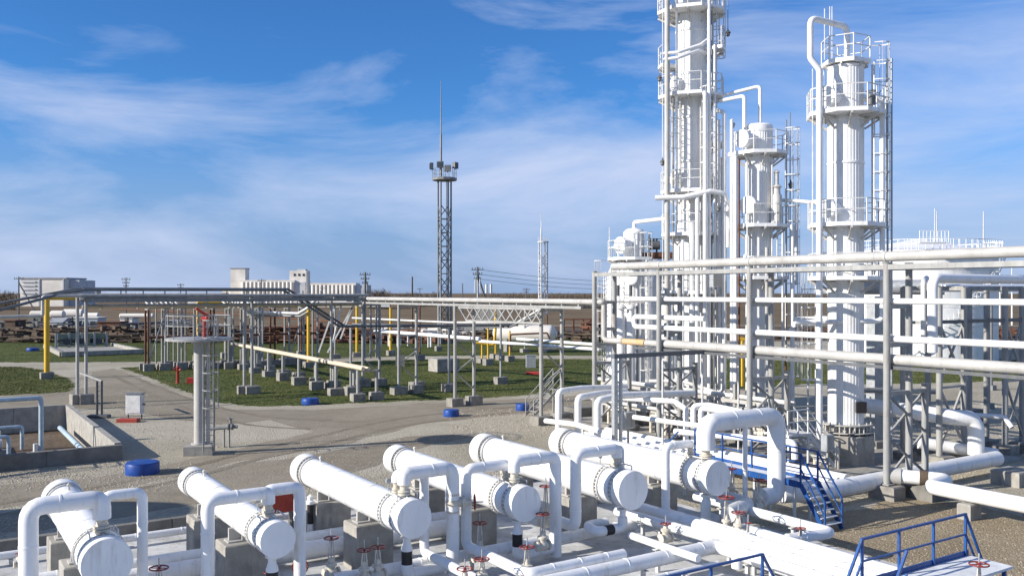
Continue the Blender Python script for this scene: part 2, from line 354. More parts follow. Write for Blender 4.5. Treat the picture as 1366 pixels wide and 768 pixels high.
# the white concrete floor under the heat exchangers and its containment kerb
PADV, PADU0, PADU1 = 31.3, -20.0, 24.0
def uvbox(mb, u0, u1, v0, v1, z0, z1): return mb.box((uv((u0+u1)/2, (v0+v1)/2)+Zv*(z0+z1)/2), (abs(u1-u0), abs(v1-v0), z1-z0), TH)
struct('concrete_pad', uvbox(MB(), PADU0, PADU1, 2, PADV, -.2, .02), 'pad')
cw = thing('containment_kerb', 'low concrete kerb running behind the white heat exchangers', 'kerb', uv(3, PADV+.15))
k = PADU0
while k < 24: part('kerb_block', uvbox(MB(), k+.01, min(k+2.98, 24), PADV, PADV+.28, 0, .46), 'concrete_dark', cw, False); k += 3

# ------------------------------------------------------------------ heat exchangers
XA = [ # cap centre px, py, cap diameter px, length
  (143, 751, 66, 7.7), (371, 720, 49, 8.3), (553, 692, 52, 8.2), (702, 672, 48, 8.4), (845, 654, 52, 8.8), (958, 638, 47, 8.6)]
ORD = ['leftmost white heat exchanger, its round cap cut by the bottom edge', 'second white heat exchanger from the left, with the red box behind it',
       'third white heat exchanger from the left, with a black spool under its cap', 'fourth white heat exchanger from the left, between two tall pipe loops',
       'fifth white heat exchanger from the left, large cap above a bent drain pipe', 'rightmost white heat exchanger, under the biggest inverted U pipe']
AXZ = 2.0
EX = []
pier_me = MB().cbox((0, 0, .67), (1.15, .95, 1.34), 0, .03).mesh('pier', 'concrete', smooth=False)
for i, (px, py, dp, Ln) in enumerate(XA):
    F = Wz(px, py, AXZ); r = dp*F.y/K/2; EX.append((F, r, Ln))
    t = thing('heat_exchanger', ORD[i], 'heat exchanger', z_(F+A*Ln*.5, 0), 'heat exchangers in a slanting row')
    sh = r*.90
    o = part('shell', MB().lathe([(sh, 1.25), (sh, Ln-.75)], F, 40, A), 'white', t)
    b = MB()
    for k in range(1, 5): y = 1.25+k*(Ln-2)/5; b.lathe([(sh*.99, y-.035), (sh+.012, y-.03), (sh+.012, y+.03), (sh*.99, y+.035)], F, 40, A)
    part('cladding_band', b, 'white', o)
    part('end_cap', MB().lathe([(r*.985, 0), (r, .015), (r, .36), (r*.985, .38)], F, 48, A), 'white', t)
    fl = part('cap_flange', MB().lathe([(r*.90, .38), (r*.90, .42), (r*.97, .42), (r*.97, .47), (r*.90, .47), (r*.90, .52), (r*.97, .52), (r*.97, .56), (r*.9, .56)], F, 48, A), 'flange', t)
    bo = MB()
    for k in range(28):
        a_ = 2*math.pi*k/28; d = (B*math.cos(a_)+Zv*math.sin(a_))*r*.955; bo.cyl(F+d+A*.385, F+d+A*.585, .022, n=6)
    part('flange_bolts', bo, 'steel_white', fl)
    part('channel', MB().lathe([(r*.93, .56), (r*.945, .58), (r*.945, 1.02), (r*.97, 1.04)], F, 48, A), 'white', t)
    fl = part('channel_flange', MB().lathe([(r*1.03, 1.04), (r*1.03, 1.10), (r*.9, 1.10), (r*.9, 1.18), (r*1.03, 1.18), (r*1.03, 1.25), (sh, 1.27)], F, 48, A), 'flange', t)
    bo = MB()
    for k in range(32):
        a_ = 2*math.pi*k/32; d = (B*math.cos(a_)+Zv*math.sin(a_))*r*.955; bo.cyl(F+d*1.03+A*1.03, F+d*1.03+A*1.265, .02, n=6)
    part('flange_bolts', bo, 'steel_white', fl)
    fl = part('rear_flange', MB().lathe([(sh, Ln-.92), (sh*1.09, Ln-.90), (sh*1.09, Ln-.82), (sh*.93, Ln-.82), (sh*.93, Ln-.64), (sh*1.09, Ln-.64), (sh*1.09, Ln-.55)], F, 48, A), 'flange', t)
    bo = MB()
    for k in range(28):
        a_ = 2*math.pi*k/28; d = (B*math.cos(a_)+Zv*math.sin(a_))*sh*1.02; bo.cyl(F+d+A*(Ln-.84), F+d+A*(Ln-.62), .024, n=6)
    part('flange_bolts', bo, 'mast', fl)
    part('rear_cap', MB().lathe([(sh*1.08, Ln-.55), (sh*1.12, Ln-.53), (sh*1.12, Ln-.03), (sh*1.08, Ln+.02)], F, 48, A), 'white', t)
    hb = MB()                                                       # small hinge / davit bars over the flange
    for s in (-.32, .32): hb.tube([F+A*.98+B*s*.9+Zv*r*.93, F+A*.98+B*s*.95+Zv*r*1.1, F+A*.42+B*s*.95+Zv*r*1.1, F+A*.42+B*s*.9+Zv*r*.9], .02, 6, .05)
    part('davit_bar', hb, 'steel_white', t)
    part('nameplate', MB().box(F+A*(Ln-.3)-B*(sh*1.12+.002)+Zv*.05, (.02, .2, .16), TH), 'steel_white', t, False)
    part('vent_valve', MB().cyl(F+A*(Ln-1.5)+Zv*(sh-.03), F+A*(Ln-1.5)+Zv*(sh+.16), .035, n=8).cyl(F+A*(Ln-1.55)+Zv*(sh+.13), F+A*(Ln-1.45)+Zv*(sh+.13), .05, n=8), 'cream_valve', t)
    part('drain_valve', MB().cyl(F+A*(Ln-1.45)-Zv*(sh-.03), F+A*(Ln-1.45)-Zv*(sh+.42), .05, n=10).lathe([(.05, -.14), (.1, -.12), (.1, -.08), (.06, 0), (.1, .08), (.1, .12), (.05, .14)], F+A*(Ln-1.45)-Zv*(sh+.22), 10), 'cream_valve', t)
    part('gauge', MB().cyl(F+A*1.6+Zv*(sh-.02), F+A*1.6+Zv*(sh+.2), .018, n=6).cyl(F+A*1.57+Zv*(sh+.27), F+A*1.63+Zv*(sh+.27), .075, n=14), 'galv', t)
    for k, y in enumerate((2.95, Ln-2.15)):
        o = piece('pier', pier_me, t, z_(F+A*y, 0.0), TH)
        part('saddle', MB().box(z_(F+A*y, 1.36), (.85, .42, .04), TH).box(z_(F+A*y, 1.34+(AXZ-sh*.8-1.34)/2+.02), (.72, .09, AXZ-sh*.8-1.34), TH).box(z_(F+A*y, 1.34+(AXZ-sh*.9-1.34)/2+.02), (.09, .36, max(.06, AXZ-sh*.9-1.34)), TH), 'tan_pipe', t, False)

# ------------------------------------------------------------------ valves
WHEELS = {}
def wheel_mesh(Rw):
    if Rw not in WHEELS:
        w = MB().torus((0, 0, 0), (0, 0, 1), Rw, Rw*.085).cyl((0, 0, -.03), (0, 0, .04), Rw*.16, n=8)
        for k in range(4): a_ = k*math.pi/2; w.bar((0, 0, 0), (math.cos(a_)*Rw, math.sin(a_)*Rw, .0), .022, .016)
        WHEELS[Rw] = w.mesh('handwheel', 'wheel')
    return WHEELS[Rw]
def valve(P, zw, label, zb=.62, run=None, Rw=.2, s=1.0, stem=None, m='cream_valve', lay=None):
    """gate valve: body at P/zb on a pipe running along `run`, handwheel at height zw (or along `lay`)"""
    run = run or B; P = Vector(P); base = z_(P, zb); up = Vector(lay) if lay else Zv; hgt = (zw-zb) if not lay else zw
    t = thing('gate_valve', label, 'valve', base, 'gate valves with red handwheels')
    part('body', MB().lathe([(.08*s, -.24*s), (.15*s, -.22*s), (.15*s, -.17*s), (.10*s, -.16*s), (.15*s, -.06*s), (.16*s, .06*s), (.10*s, .16*s), (.15*s, .17*s), (.15*s, .22*s), (.08*s, .24*s)], base, 16, run), m, t)
    part('bonnet', MB().lathe([(.10*s, .1*s), (.11*s, .2*s), (.15*s, .21*s), (.15*s, .27*s), (.08*s, .29*s), (.05*s, .42*s)], base, 14, up), m, t)
    y = MB(); q = run if not lay else Zv
    for sg in (-1, 1): y.bar(base+up*.27*s+q*.09*s*sg, base+up*(hgt-.02)+q*.04*s*sg, .03, .02)
    part('yoke', y, m, t, False)
    part('stem', MB().cyl(base+up*.3*s, base+up*(hgt+(stem or .25)), .018, n=8), 'galv', t)
    o = piece('handwheel', wheel_mesh(Rw), t, base+up*hgt)
    if lay: o.rotation_mode = 'QUATERNION'; o.rotation_quaternion = Zv.rotation_difference(up)
    return t
def nozzle(mb, P, z0, z1, r):
    """flanged nozzle neck"""
    mb.cyl(z_(P, z0), z_(P, z1), r, n=14)
    zc = (z0+z1)/2; mb.cyl(z_(P, zc-.06), z_(P, zc-.01), r*1.5, n=16).cyl(z_(P, zc+.01), z_(P, zc+.06), r*1.5, n=16)

# ------------------------------------------------------------------ pipe loops over the exchangers
def top(i, y=.75, dx=0.0): F, r, Ln = EX[i]; return F+A*y+B*dx
def ztop(i): return AXZ+EX[i][1]
def loop(i, y, dx, px_side, zc, r, label, tail=None, zend=.15, neck=True, seam=.9, rn=None):
    P = top(i, y, dx); Q = along(z_(P, 0), B, px_side); z0 = ztop(i)-.12
    pts = [z_(P, z0+.42), z_(P, zc), z_(Q, zc), z_(Q, zend)]+(tail(Q) if tail else [])
    t = thing('pipe_loop', label, 'pipe', z_(Q, 0), 'inverted U pipes at the exchanger heads')
    part('pipe_run', MB().tube(pts, r, 18, r*1.6, seam=seam), 'white', t)
    nk = MB(); rn = rn or r*.62; nozzle(nk, P, z0, z0+.40, rn); nk.cyl(z_(P, z0+.36), z_(P, z0+.46), rn, r, 14); part('nozzle', nk, 'cream_valve', t)
    return P, Q
loop(0, .72, 0, 38, 3.30, .20, 'thick inverted U pipe left of the leftmost exchanger cap')
loop(0, .95, .08, 190, 3.30, .12, 'thinner inverted U pipe right of the leftmost exchanger cap')
loop(1, .72, 0, 277, 3.02, .16, 'inverted U pipe crossing over the second exchanger to its left')
loop(1, .95, .05, 400, 3.02, .155, 'inverted U pipe dropping in front of the red box', tail=lambda Q: [z_(Q-A*4, .55), ], zend=.55)
loop(2, .62, .0, 604, 3.10, .185, 'inverted U pipe right of the third exchanger with a valve hanging in it')
loop(2, 1.0, -.05, 566, 3.02, .13, 'slim inverted U pipe behind the third exchanger cap', tail=lambda Q: [z_(Q-A*5, .75)], zend=.75)
loop(3, 1.0, -.05, 622, 2.98, .15, 'inverted U pipe reaching left from the fourth exchanger head', tail=lambda Q: [z_(Q-A*3.1, .8), z_(Q-A*3.1+B*3.2, .8)], zend=.8)
loop(3, .62, .0, 741, 3.12, .18, 'inverted U pipe right of the fourth exchanger cap, standing on the pad')
loop(4, .8, 0, 768, 3.15, .17, 'inverted U pipe left of the fifth exchanger head', tail=lambda Q: [z_(Q+A*.8, .95)], zend=.95)
loop(4, 1.0, .05, 829, 3.12, .10, 'short hooked pipe on top of the fifth exchanger', zend=2.4)
loop(5, 1.15, -.12, 888, 2.98, .14, 'narrow hooked pipe on the left of the rightmost exchanger', tail=lambda Q: [z_(Q-A*3.6, .85)], zend=.85)
P, Q = loop(5, .55, .0, 1036, 3.72, .31, 'biggest white inverted U pipe at the right end of the row', tail=lambda Q: [z_(Q-B*.75, .95)], zend=.95, rn=.14, seam=1.2)
t = pipe([z_(P+B*1.75-A*.1, 3.45), z_(P+B*1.75-A*.1, .02)], .085, 'white', 'slim white post propping the biggest inverted U pipe', cat='pipe support', name='pipe_support')
# valve in the third loop, handwheel pointing right
Q = along(z_(top(2, .62), 0), B, 604); valve(Q, .62, 'hanging valve with its handwheel on edge, right of the third exchanger', zb=2.12, run=Zv, Rw=.21, s=1.25, lay=(B*.9-A*.42))
# bottom outlets with black spools
for i, lab, side in ((1, 'drain outlet with black band under the second exchanger cap', 0), (2, 'drain outlet with a large black band under the third exchanger cap', 0), (3, 'drain outlet with black band under the fourth exchanger cap', 0)):
    P = top(i, .45); r = EX[i][1]; z0 = AXZ-r
    t = thing('drain_outlet', lab, 'pipe', z_(P, 0), 'drain outlets with black bands')
    part('neck', MB().lathe([(.09, z0+.05), (.09, z0-.02), (.17, z0-.03), (.17, z0-.07), (.10, z0-.09), (.10, z0-.2), (.155, z0-.36), (.155, z0-.42)][::-1], z_(P, 0), 16), 'white', t)
    part('black_spool', MB().cyl(z_(P, z0-.42), z_(P, z0-.78), .15, n=20), 'black', t)
    part('elbow', MB().tube([z_(P, z0-.78), z_(P, .42), z_(P+B*1.3+A*.1, .42)], .15, 14), 'white', t)
P = top(4, .5); r = EX[4][1]
t = thing('drain_outlet', 'bent drain outlet with dark collar under the fifth exchanger cap', 'pipe', z_(P, 0), 'drain outlets with black bands')
part('neck', MB().lathe([(.10, AXZ-r-.35), (.10, AXZ-r-.12), (.18, AXZ-r-.1), (.18, AXZ-r-.04), (.1, AXZ-r-.02), (.1, AXZ-r+.05)], z_(P, 0), 16), 'white', t)
part('elbow', MB().tube([z_(P, AXZ-r-.3), z_(P, .78), z_(P-B*1.0, .78), z_(P-B*1.0+A*.55, .85), z_(P-B*.2+A*.55, .85)], .15, 14, .22), 'white', t)
part('black_spool', MB().cyl(z_(P-B*.42, .78), z_(P-B*.72, .78), .158, n=18), 'black', t)
P = top(5, .55); r = EX[5][1]
t = thing('drain_outlet', 'straight white drain outlet under the rightmost exchanger cap', 'pipe', z_(P, 0))
part('neck', MB().lathe([(.17, .02), (.17, AXZ-r-.25), (.11, AXZ-r-.12), (.2, AXZ-r-.1), (.2, AXZ-r-.03), (.12, AXZ-r), (.12, AXZ-r+.06)], z_(P, 0), 16), 'white', t)

# headers lying on the pad along the row
def low_pipe(pts, r, label, m='white', seam=1.4, n=14, stands=True, every=3.0):
    t = thing('pipe', label, 'pipe', z_(pts[0], 0), 'white pipes lying low on the pad')
    part('pipe_run', MB().tube(pts, r, n, r*1.7, seam=seam), m, t)
    if stands:
        for a, b in zip(pts, pts[1:]):
            a, b = Vector(a), Vector(b); l = (b-a).length; d = (b-a)/l
            if abs(d.z) > .3: continue
            k = every*.4
            while k < l:
                p = a+d*k; c = d.cross(Zv)
                if p.z-r > .1: part('support', MB().box(z_(p, (p.z-r)/2+.01), (.10, .10, p.z-r-.02), TH).box(z_(p, p.z-r-.012), (.34, .12, .02), math.atan2(c.y, c.x)), 'steel_white', t, False)
                k += every
    return t
low_pipe([uv(-8, 26.3, .52), uv(16.5, 26.3, .52)], .20, 'long white header between the front and rear piers, nearer the rear')
low_pipe([uv(-8, 25.55, .40), uv(16.0, 25.55, .40)], .26, 'thick white header lying behind the front piers')
low_pipe([uv(-8, 30.2, .3), uv(20.0, 30.2, .3)], .12, 'thin white header close to the containment kerb')
low_pipe([uv(9, 22.2, .5), uv(19.3, 22.2, .5)], .17, 'white header under the caps of the fourth and fifth exchangers')
D0 = Wz(955, 728, .62); dv = D0.dot(A); du = D0.dot(B)
low_pipe([uv(du-13, dv, .62), uv(du, dv, .62), uv(du, dv-12, .62)], .20, 'long white pipe from the bottom edge turning at the bundle')
low_pipe([uv(du-9, dv-.55, .35), uv(du-.5, dv-.55, .35)], .07, 'thin white pipe alongside the long bottom pipe')
low_pipe([uv(du-.75, dv-1.5, .5), uv(du-.75, dv-1.5, .95), uv(du-.75, dv-9, .95)], .15, 'white pipe with an upright end beside the blue handrail')
c0 = Wz(850, 690, .8); low_pipe([c0+A*1.0, Wz(945, 716, .8)-A*0, uv(Wz(945, 716, .8).dot(B)+.33, Wz(945, 716, .8).dot(A)-.25, .8), uv(Wz(945, 716, .8).dot(B)+.33, Wz(945, 716, .8).dot(A)-12, .8)], .16, 'white pipe jogging right before it joins the bundle')
b0 = Wz(940, 703, .8); low_pipe([b0+A*3.2, b0-A*14], .20, 'second pipe of the bundle running to the bottom edge')
a0 = Wz(996, 708, .85); low_pipe([a0+A*.35, a0-A*14], .20, 'outer pipe of the bundle starting at a valve')
e0 = Wz(971, 673, .9); e1 = Wz(1117, 708, .9); low_pipe([e0+A*1.5, along(e0, -A, 1112), along(e0, -A, 1112)-B*1.7+A*.3], .155, 'white pipe turning back in a U near the blue stair')
low_pipe([along(e0, -A, 1100)-B*2.0-A*.35+Zv*-.35, along(e0, -A, 1100)-B*.6-A*.35+Zv*-.35], .11, 'short white stub beside the U turn pipe', stands=False)
low_pipe([uv(21.3, 20.0, 1.0), uv(22.9, 20.6, 1.0), uv(22.9, 22.4, 1.0)], .26, 'stubby thick pipe with elbow right of the rightmost exchanger cap', m='steel_white')
low_pipe([uv(17.6, 20.4, .8), uv(17.6, 17.6, .8)], .11, 'slim white pipe ahead of the fifth exchanger cap')
low_pipe([uv(5.2, 21.5, .45), uv(8.3, 21.5, .45)], .16, 'short white pipe in front of the second exchanger')
low_pipe([uv(3.0, 23.0, .3), uv(3.0, 18.0, .3)], .14, 'white pipe on the floor beside the leftmost exchanger cap')

for px, py, zw, lab, kw in [
  (212, 757, 1.25, 'dark red handwheel valve between the first and second exchangers', dict(Rw=.22)),
  (362, 762, 1.0, 'handwheel valve at the bottom edge left of the second cap', dict(Rw=.18)),
  (27, 738, .9, 'small red valve by the kerb at the left edge', dict(Rw=.12, s=.7)),
  (442, 717, 1.55, 'valve with red wheel just right of the second exchanger loop', dict(Rw=.19)),
  (486, 733, 1.35, 'left of the paired red wheels below the third exchanger', dict(Rw=.19)),
  (504, 729, 1.35, 'right of the paired red wheels below the third exchanger', dict(Rw=.19)),
  (640, 697, 1.55, 'red handwheel valve left of the fourth exchanger pier', dict(Rw=.2)),
  (643, 745, 1.25, 'red handwheel valve on the pipe left of centre bottom', dict(Rw=.19)),
  (620, 758, 1.1, 'lowest red handwheel near the bottom centre', dict(Rw=.2)),
  (703, 729, 1.35, 'red handwheel valve below the fourth exchanger cap', dict(Rw=.19)),
  (728, 648, 2.1, 'red handwheel high between the fourth and fifth exchangers', dict(Rw=.19, zb=1.0)),
  (724, 685, 1.7, 'dark red wheel valve between the fourth exchanger cap and loop', dict(Rw=.19, zb=.8)),
  (969, 663, 1.75, 'dark wheel valve right under the rightmost cap', dict(Rw=.24, zb=.8)),
  (985, 683, 1.45, 'red wheel valve at the head of the outer bundle pipe', dict(Rw=.2, zb=.85, run=A)),
  (998, 697, 1.25, 'tiny red valve beside the outer bundle pipe', dict(Rw=.1, s=.6)),
  (1012, 640, 1.75, 'pale red wheel valve behind the tallest loop', dict(Rw=.24, zb=.9)),
  (976, 625, 1.9, 'red wheel valve by the blue walkway edge', dict(Rw=.17, zb=1.0)),
  (1068, 704, 1.2, 'red wheel valve in front of the blue stair', dict(Rw=.15, s=.8)),
  (888, 698, 1.05, 'low red wheel valve under the fifth exchanger drain', dict(Rw=.16)),
  (1306, 752, 1.75, 'orange red wheel valve at the bottom right platform', dict(Rw=.21, zb=1.0))]:
    kw.setdefault('zb', .62); valve(Wz(px, py, zw), zw, lab, **kw)
# vertical wheel facing the camera below the second loop
valve(Wz(400, 750, .8), .42, 'valve with its dark wheel facing the camera, below the second loop', zb=.8, run=Zv, Rw=.2, lay=(.25, -1, .05))
# the red fire box and the white hose post behind the kerb
t = thing('fire_box', 'dark red metal box standing behind the second exchanger', 'box', uv(4.4, 32.0))
P = Wz(374, 676, .75)
t.location = z_(P, 0); BASE[t.name] = z_(P, 0)
part('cabinet', MB().cbox(z_(P, .93), (.8, .4, .62), TH, .03), 'red', t, False); part('lid', MB().box(z_(P, 1.26), (.86, .46, .04), TH), 'red', t, False)
for s in (-.38, .38): part('leg', MB().box(z_(P+B*s, .27), (.08, .34, .56), TH), 'dark_steel', t, False)
for px, lab in ((384-167, None), (414, 'black and white striped hose post behind the third exchanger'), (613, 'black and white striped hose post behind the fourth exchanger')):
    if not lab: continue
    P = Wz(px, 668 if px < 500 else 650, 1.45); t = thing('marker_post', lab, 'post', z_(P, 0), 'black banded posts')
    part('stand', MB().cyl(z_(P, 0), z_(P, .75), .09, n=12), 'white', t); part('band', MB().cyl(z_(P, .75), z_(P, 1.35), .10, n=14), 'black', t); part('head', MB().lathe([(.10, 1.35), (.13, 1.37), (.13, 1.45), (.09, 1.48), (.09, 1.6), (.02, 1.66)], z_(P, 0), 12), 'white', t)

# ------------------------------------------------------------------ blue walkways and handrails
def rail_run(t, a, b, n, z0, h=1.05, ends=True, m='blue'):
    """posts, top rail and middle rail between two points"""
    a, b = Vector(a), Vector(b)
    for i in range(n): p = a.lerp(b, i/(n-1)); part('rail_post', MB().bar(p+Zv*0, p+Zv*h, .055), m, t, False)
    e = (b-a).normalized()*.03
    part('top_rail', MB().bar(a+Zv*h-e, b+Zv*h+e, .06, .05), m, t, False); part('mid_rail', MB().bar(a+Zv*h*.52-e, b+Zv*h*.52+e, .04, .04), m, t, False)
def stair(t, top_, bottom, width_dir, w, n, m_side, m_tread, rails=True, mr='blue', side_h=.16):
    top_, bottom = Vector(top_), Vector(bottom); wd = Vector(width_dir).normalized()*w
    for s in (0, 1): part('stringer', MB().bar(top_+wd*s, bottom+wd*s, .05, side_h), m_side, t, False)
    for k in range(1, n): p = top_.lerp(bottom, k/n); part('tread', MB().bar(p+wd*.02, p+wd*.98, .26, .035), m_tread, t, False)
    if rails:
        for s in (0, 1):
            part('stair_rail', MB().bar(top_+wd*s+Zv*1.05, bottom+wd*s+Zv*1.0, .055, .05), mr, t, False); part('stair_mid_rail', MB().bar(top_+wd*s+Zv*.55, bottom+wd*s+Zv*.5, .04), mr, t, False)
            part('newel', MB().bar(bottom+wd*s, bottom+wd*s+Zv*1.0, .055), mr, t, False)
# walkway over the pipes, right of the row
pz = 1.45
q0 = Wz(1068, 646, pz); q1 = along(q0, A, 905)
t = thing('pipe_crossing', 'white deck walkway with blue handrails and a blue sided stair beside the tallest loop', 'walkway', z_(q0, 0))
dk = q0.lerp(q1, .5); L1 = (q1-q0).length
part('deck', MB().box(z_(dk-B*.0+B*.45, pz-.03), (.9, L1, .06), TH), 'deck_white', t, False)
part('toe_board', MB().box(z_(dk-B*.03, pz+.0), (.03, L1, .22), TH), 'blue', t, False)
part('toe_board', MB().box(z_(dk+B*.93, pz+.0), (.03, L1, .22), TH), 'blue', t, False)
rail_run(t, z_(q0, pz)+B*.0, z_(q0+A*1.1, pz)+B*.0, 2, pz); rail_run(t, z_(q0, pz)+B*.9, z_(q1, pz)+B*.9, 5, pz)
stair(t, z_(q0, pz), z_(q0-A*.95+B*.05, .03), B, .9, 7, 'blue', 'deck_white')
for k in (.05, .35, .65, .95):
    for s in (.05, .85): p = q0.lerp(q1, k)+B*s; part('leg', MB().bar(z_(p, .02), z_(p, pz-.06), .08), 'steel_white', t, False)
st0 = z_(q1, pz); part('stair_rail', MB().bar(st0+Zv*1.05, z_(q1+A*1.7, .95), .05), 'blue', t, False)
part('stringer', MB().bar(z_(q1, pz), z_(q1+A*1.7, .05), .05, .16), 'blue', t, False)
# bottom right platform
pz = 1.40
q0 = Wz(1288, 741, pz); q1 = along(q0, -B, 1150)
t = thing('pipe_crossing', 'white topped platform with blue handrail at the bottom right corner', 'walkway', z_(q0, 0))
L1 = (q1-q0).length; dk = q0.lerp(q1, .5)
part('deck', MB().box(z_(dk-A*.55, pz-.03), (L1+.3, 1.1, .06), TH), 'deck_white', t, False)
part('toe_board', MB().box(z_(dk+A*.02, pz+.02), (L1+.3, .03, .22), TH), 'blue', t, False)
rail_run(t, z_(q0, pz), z_(q1, pz), 4, pz)
part('stair_rail', MB().bar(z_(q0, pz+1.05), z_(q0+B*1.0, .75), .05), 'blue', t, False); part('stair_mid_rail', MB().bar(z_(q0, pz+.55), z_(q0+B*1.0, .4), .04), 'blue', t, False)
for s in (0, -1.1): part('stair_rail', MB().bar(z_(q1+A*s, pz+1.05), z_(q1-B*1.0+A*s, .9), .055), 'blue', t, False); part('stair_mid_rail', MB().bar(z_(q1+A*s, pz+.55), z_(q1-B*1.0+A*s, .4), .04), 'blue', t, False)
for s in (0, -1.05): part('stringer', MB().bar(z_(q1+A*s, pz-.05), z_(q1-B*1.1+A*s, .05), .05, .18), 'blue', t, False)
for k in range(1, 6): p = z_(q1, pz).lerp(z_(q1-B*1.1, .05), k/6); part('tread', MB().bar(p-A*.02, p-A*1.03, .26, .035), 'deck_white', t, False)
for k in (.04, .5, .96):
    for s in (-.05, -1.05): p = q0.lerp(q1, k)+A*s; part('leg', MB().bar(z_(p, .0), z_(p, pz-.06), .08), 'blue', t, False)
# bottom centre platform, only its handrail shows
q0 = Wz(1017, 768, 1.3); q1 = along(q0, -B, 790)
pz = .75
t = thing('pipe_crossing', 'blue handrail of a low crossing at the bottom edge', 'walkway', z_(q0, 0))
L1 = (q1-q0).length; dk = q0.lerp(q1, .5)
part('deck', MB().box(z_(dk-A*.5, pz-.03), (L1, 1.0, .06), TH), 'deck_white', t, False)
part('toe_board', MB().box(z_(dk+A*.02, pz+.02), (L1, .03, .22), TH), 'blue', t, False)
rail_run(t, z_(q0, pz), z_(q1, pz), 4, pz, h=1.07)
part('stair_rail', MB().bar(z_(q0, pz+1.07), z_(q0+B*.7, .75), .055), 'blue', t, False); part('stringer', MB().bar(z_(q0, pz), z_(q0+B*.7, .05), .05, .16), 'blue', t, False)
for k in (.04, .5, .96):
    for s in (-.05, -.95): p = q0.lerp(q1, k)+A*s; part('leg', MB().bar(z_(p, .02), z_(p, pz-.06), .08), 'blue', t, False)

# ------------------------------------------------------------------ right-hand pipe rack
P0 = z_(W(1183, 400, 35.0), 0); u0 = P0.dot(B)
foot_me = MB().cbox((0, 0, .27), (1.0, 1.0, .54), 0, .05).mesh('footing', 'footing', smooth=False)
foot_small = MB().cbox((0, 0, .34), (1.05, .8, .68), 0, .04).mesh('footing', 'footing', smooth=False)
rack = thing('pipe_rack', 'tall grey steel pipe rack crossing in front of the white towers', 'pipe rack', P0)
ST = []
for px in (1183, 1000, 879, 793): ST.append(along(P0, A, px))
ST.insert(0, P0-A*7.2)
TOPZ = 9.15
for k, p in enumerate(ST):
    for w, zt in ((0, TOPZ), (1.45, TOPZ), (2.55, 4.3)):
        q = p+B*w; part('post', MB().cyl(z_(q, .4), z_(q, zt), .135, n=14).cyl(z_(q, zt), z_(q, zt+.03), .17, n=14).box(z_(q, .56), (.42, .42, .04), TH), 'steel', rack)
        piece('footing', foot_me, rack, z_(q, 0), TH)
    for z in (TOPZ-.12, 7.45, 5.95, 5.08): part('cross_beam', MB().bar(z_(p-B*.0, z)+B*.12, z_(p+B*1.33, z), .16, .18), 'steel', rack, False)
    part('cross_beam', MB().bar(z_(p-A*.0, 4.05)+B*.12, z_(p+B*2.43, 4.05), .16, .16), 'steel', rack, False)
    for a, b in (((.1, .75), (2.45, 2.3)), ((2.45, .75), (.1, 2.3)), ((.1, 2.4), (2.45, 3.95)), ((2.45, 2.4), (.1, 3.95))):
        off = A*(.05 if a[0] < 1 else -.05); part('brace', MB().bar(z_(p+B*a[0]+off, a[1]), z_(p+B*b[0]+off, b[1]), .08, .08), 'steel' if a[0] < 1 else 'mast', rack, False)
for w in (0, 1.45): part('top_beam', MB().bar(z_(ST[0]+B*w, TOPZ-.16), z_(ST[-1]+B*w, TOPZ-.16), .16, .2), 'steel', rack, False)
f0, f1 = ST[0]-A*2, ST[-1]
pipe([z_(f0+B*.35, TOPZ+.26), z_(along(P0+B*.35, A, 818), TOPZ+.26)], .20, 'tan_pipe', 'thick pale grey pipe on the very top of the tall rack', seam=6, n=18)
pipe([z_(f0+B*.28, 7.66), z_(along(P0+B*.28, A, 840), 7.66)], .115, 'white', 'white pipe along the tall rack at eye level')
lw = along(P0+B*.30, A, 846)
pipe([z_(f0+B*.30, 6.19), z_(lw, 6.19), z_(lw, 6.72), z_(along(lw, -A, 940)+B*.0, 6.72)+B*.0, ], .13, 'white', 'white pipe below eye level with a folded end near the left')
pipe([z_(f0+B*.36, 5.38), z_(along(P0+B*.36, A, 880), 5.38)], .21, 'tan_pipe', 'thick grey pipe on the lowest tier of the tall rack', seam=5, n=18)
lr = z_(along(P0+B*.36, A, 879), 5.36); pipe([lr, z_(along(P0+B*.36, A, 862), 5.36)], .17, 'tan_pipe', 'grey pipe section just right of the rusty patch')
pr = z_(along(P0+B*.36, A, 861), 5.36); pipe([pr, z_(along(P0+B*.36, A, 832), 5.36)], .172, 'rust_patch', 'rusty orange pipe section on the lowest rack tier')
pl = along(P0+B*.36, A, 831); pe = along(P0+B*.36, A, 806)
part('edge_angle', MB().bar(z_(f0+B*.18, 5.08), z_(along(P0+B*.18, A, 845), 5.08), .06, .13), 'dark_steel', rack, False)
# grey frame nearer than the rack, its shade put into the beam's dark colour
d0 = W(820, 478, 40.5); d1 = W(1030, 470, 36.5)
t = thing('pipe_trestle', 'grey trestle post and beam darkened as in shade, standing just behind the exchangers', 'trestle', z_(d0, 0))
part('post', MB().bar(z_(d0, 0), z_(d0, d0.z), .2, .2), 'galv', t, False); part('post', MB().bar(z_(d0+B*.35, 0), z_(d0+B*.35, d0.z), .12, .12), 'galv', t, False)
part('beam', MB().bar(z_(d0-B*.1, d0.z+.1), z_(along(d0, B, 1030), d0.z+.1), .2, .2), 'dark_pipe', t, False)
part('post', MB().bar(z_(along(d0, B, 1024), 0), z_(along(d0, B, 1024), d0.z), .12, .12), 'galv', t, False)

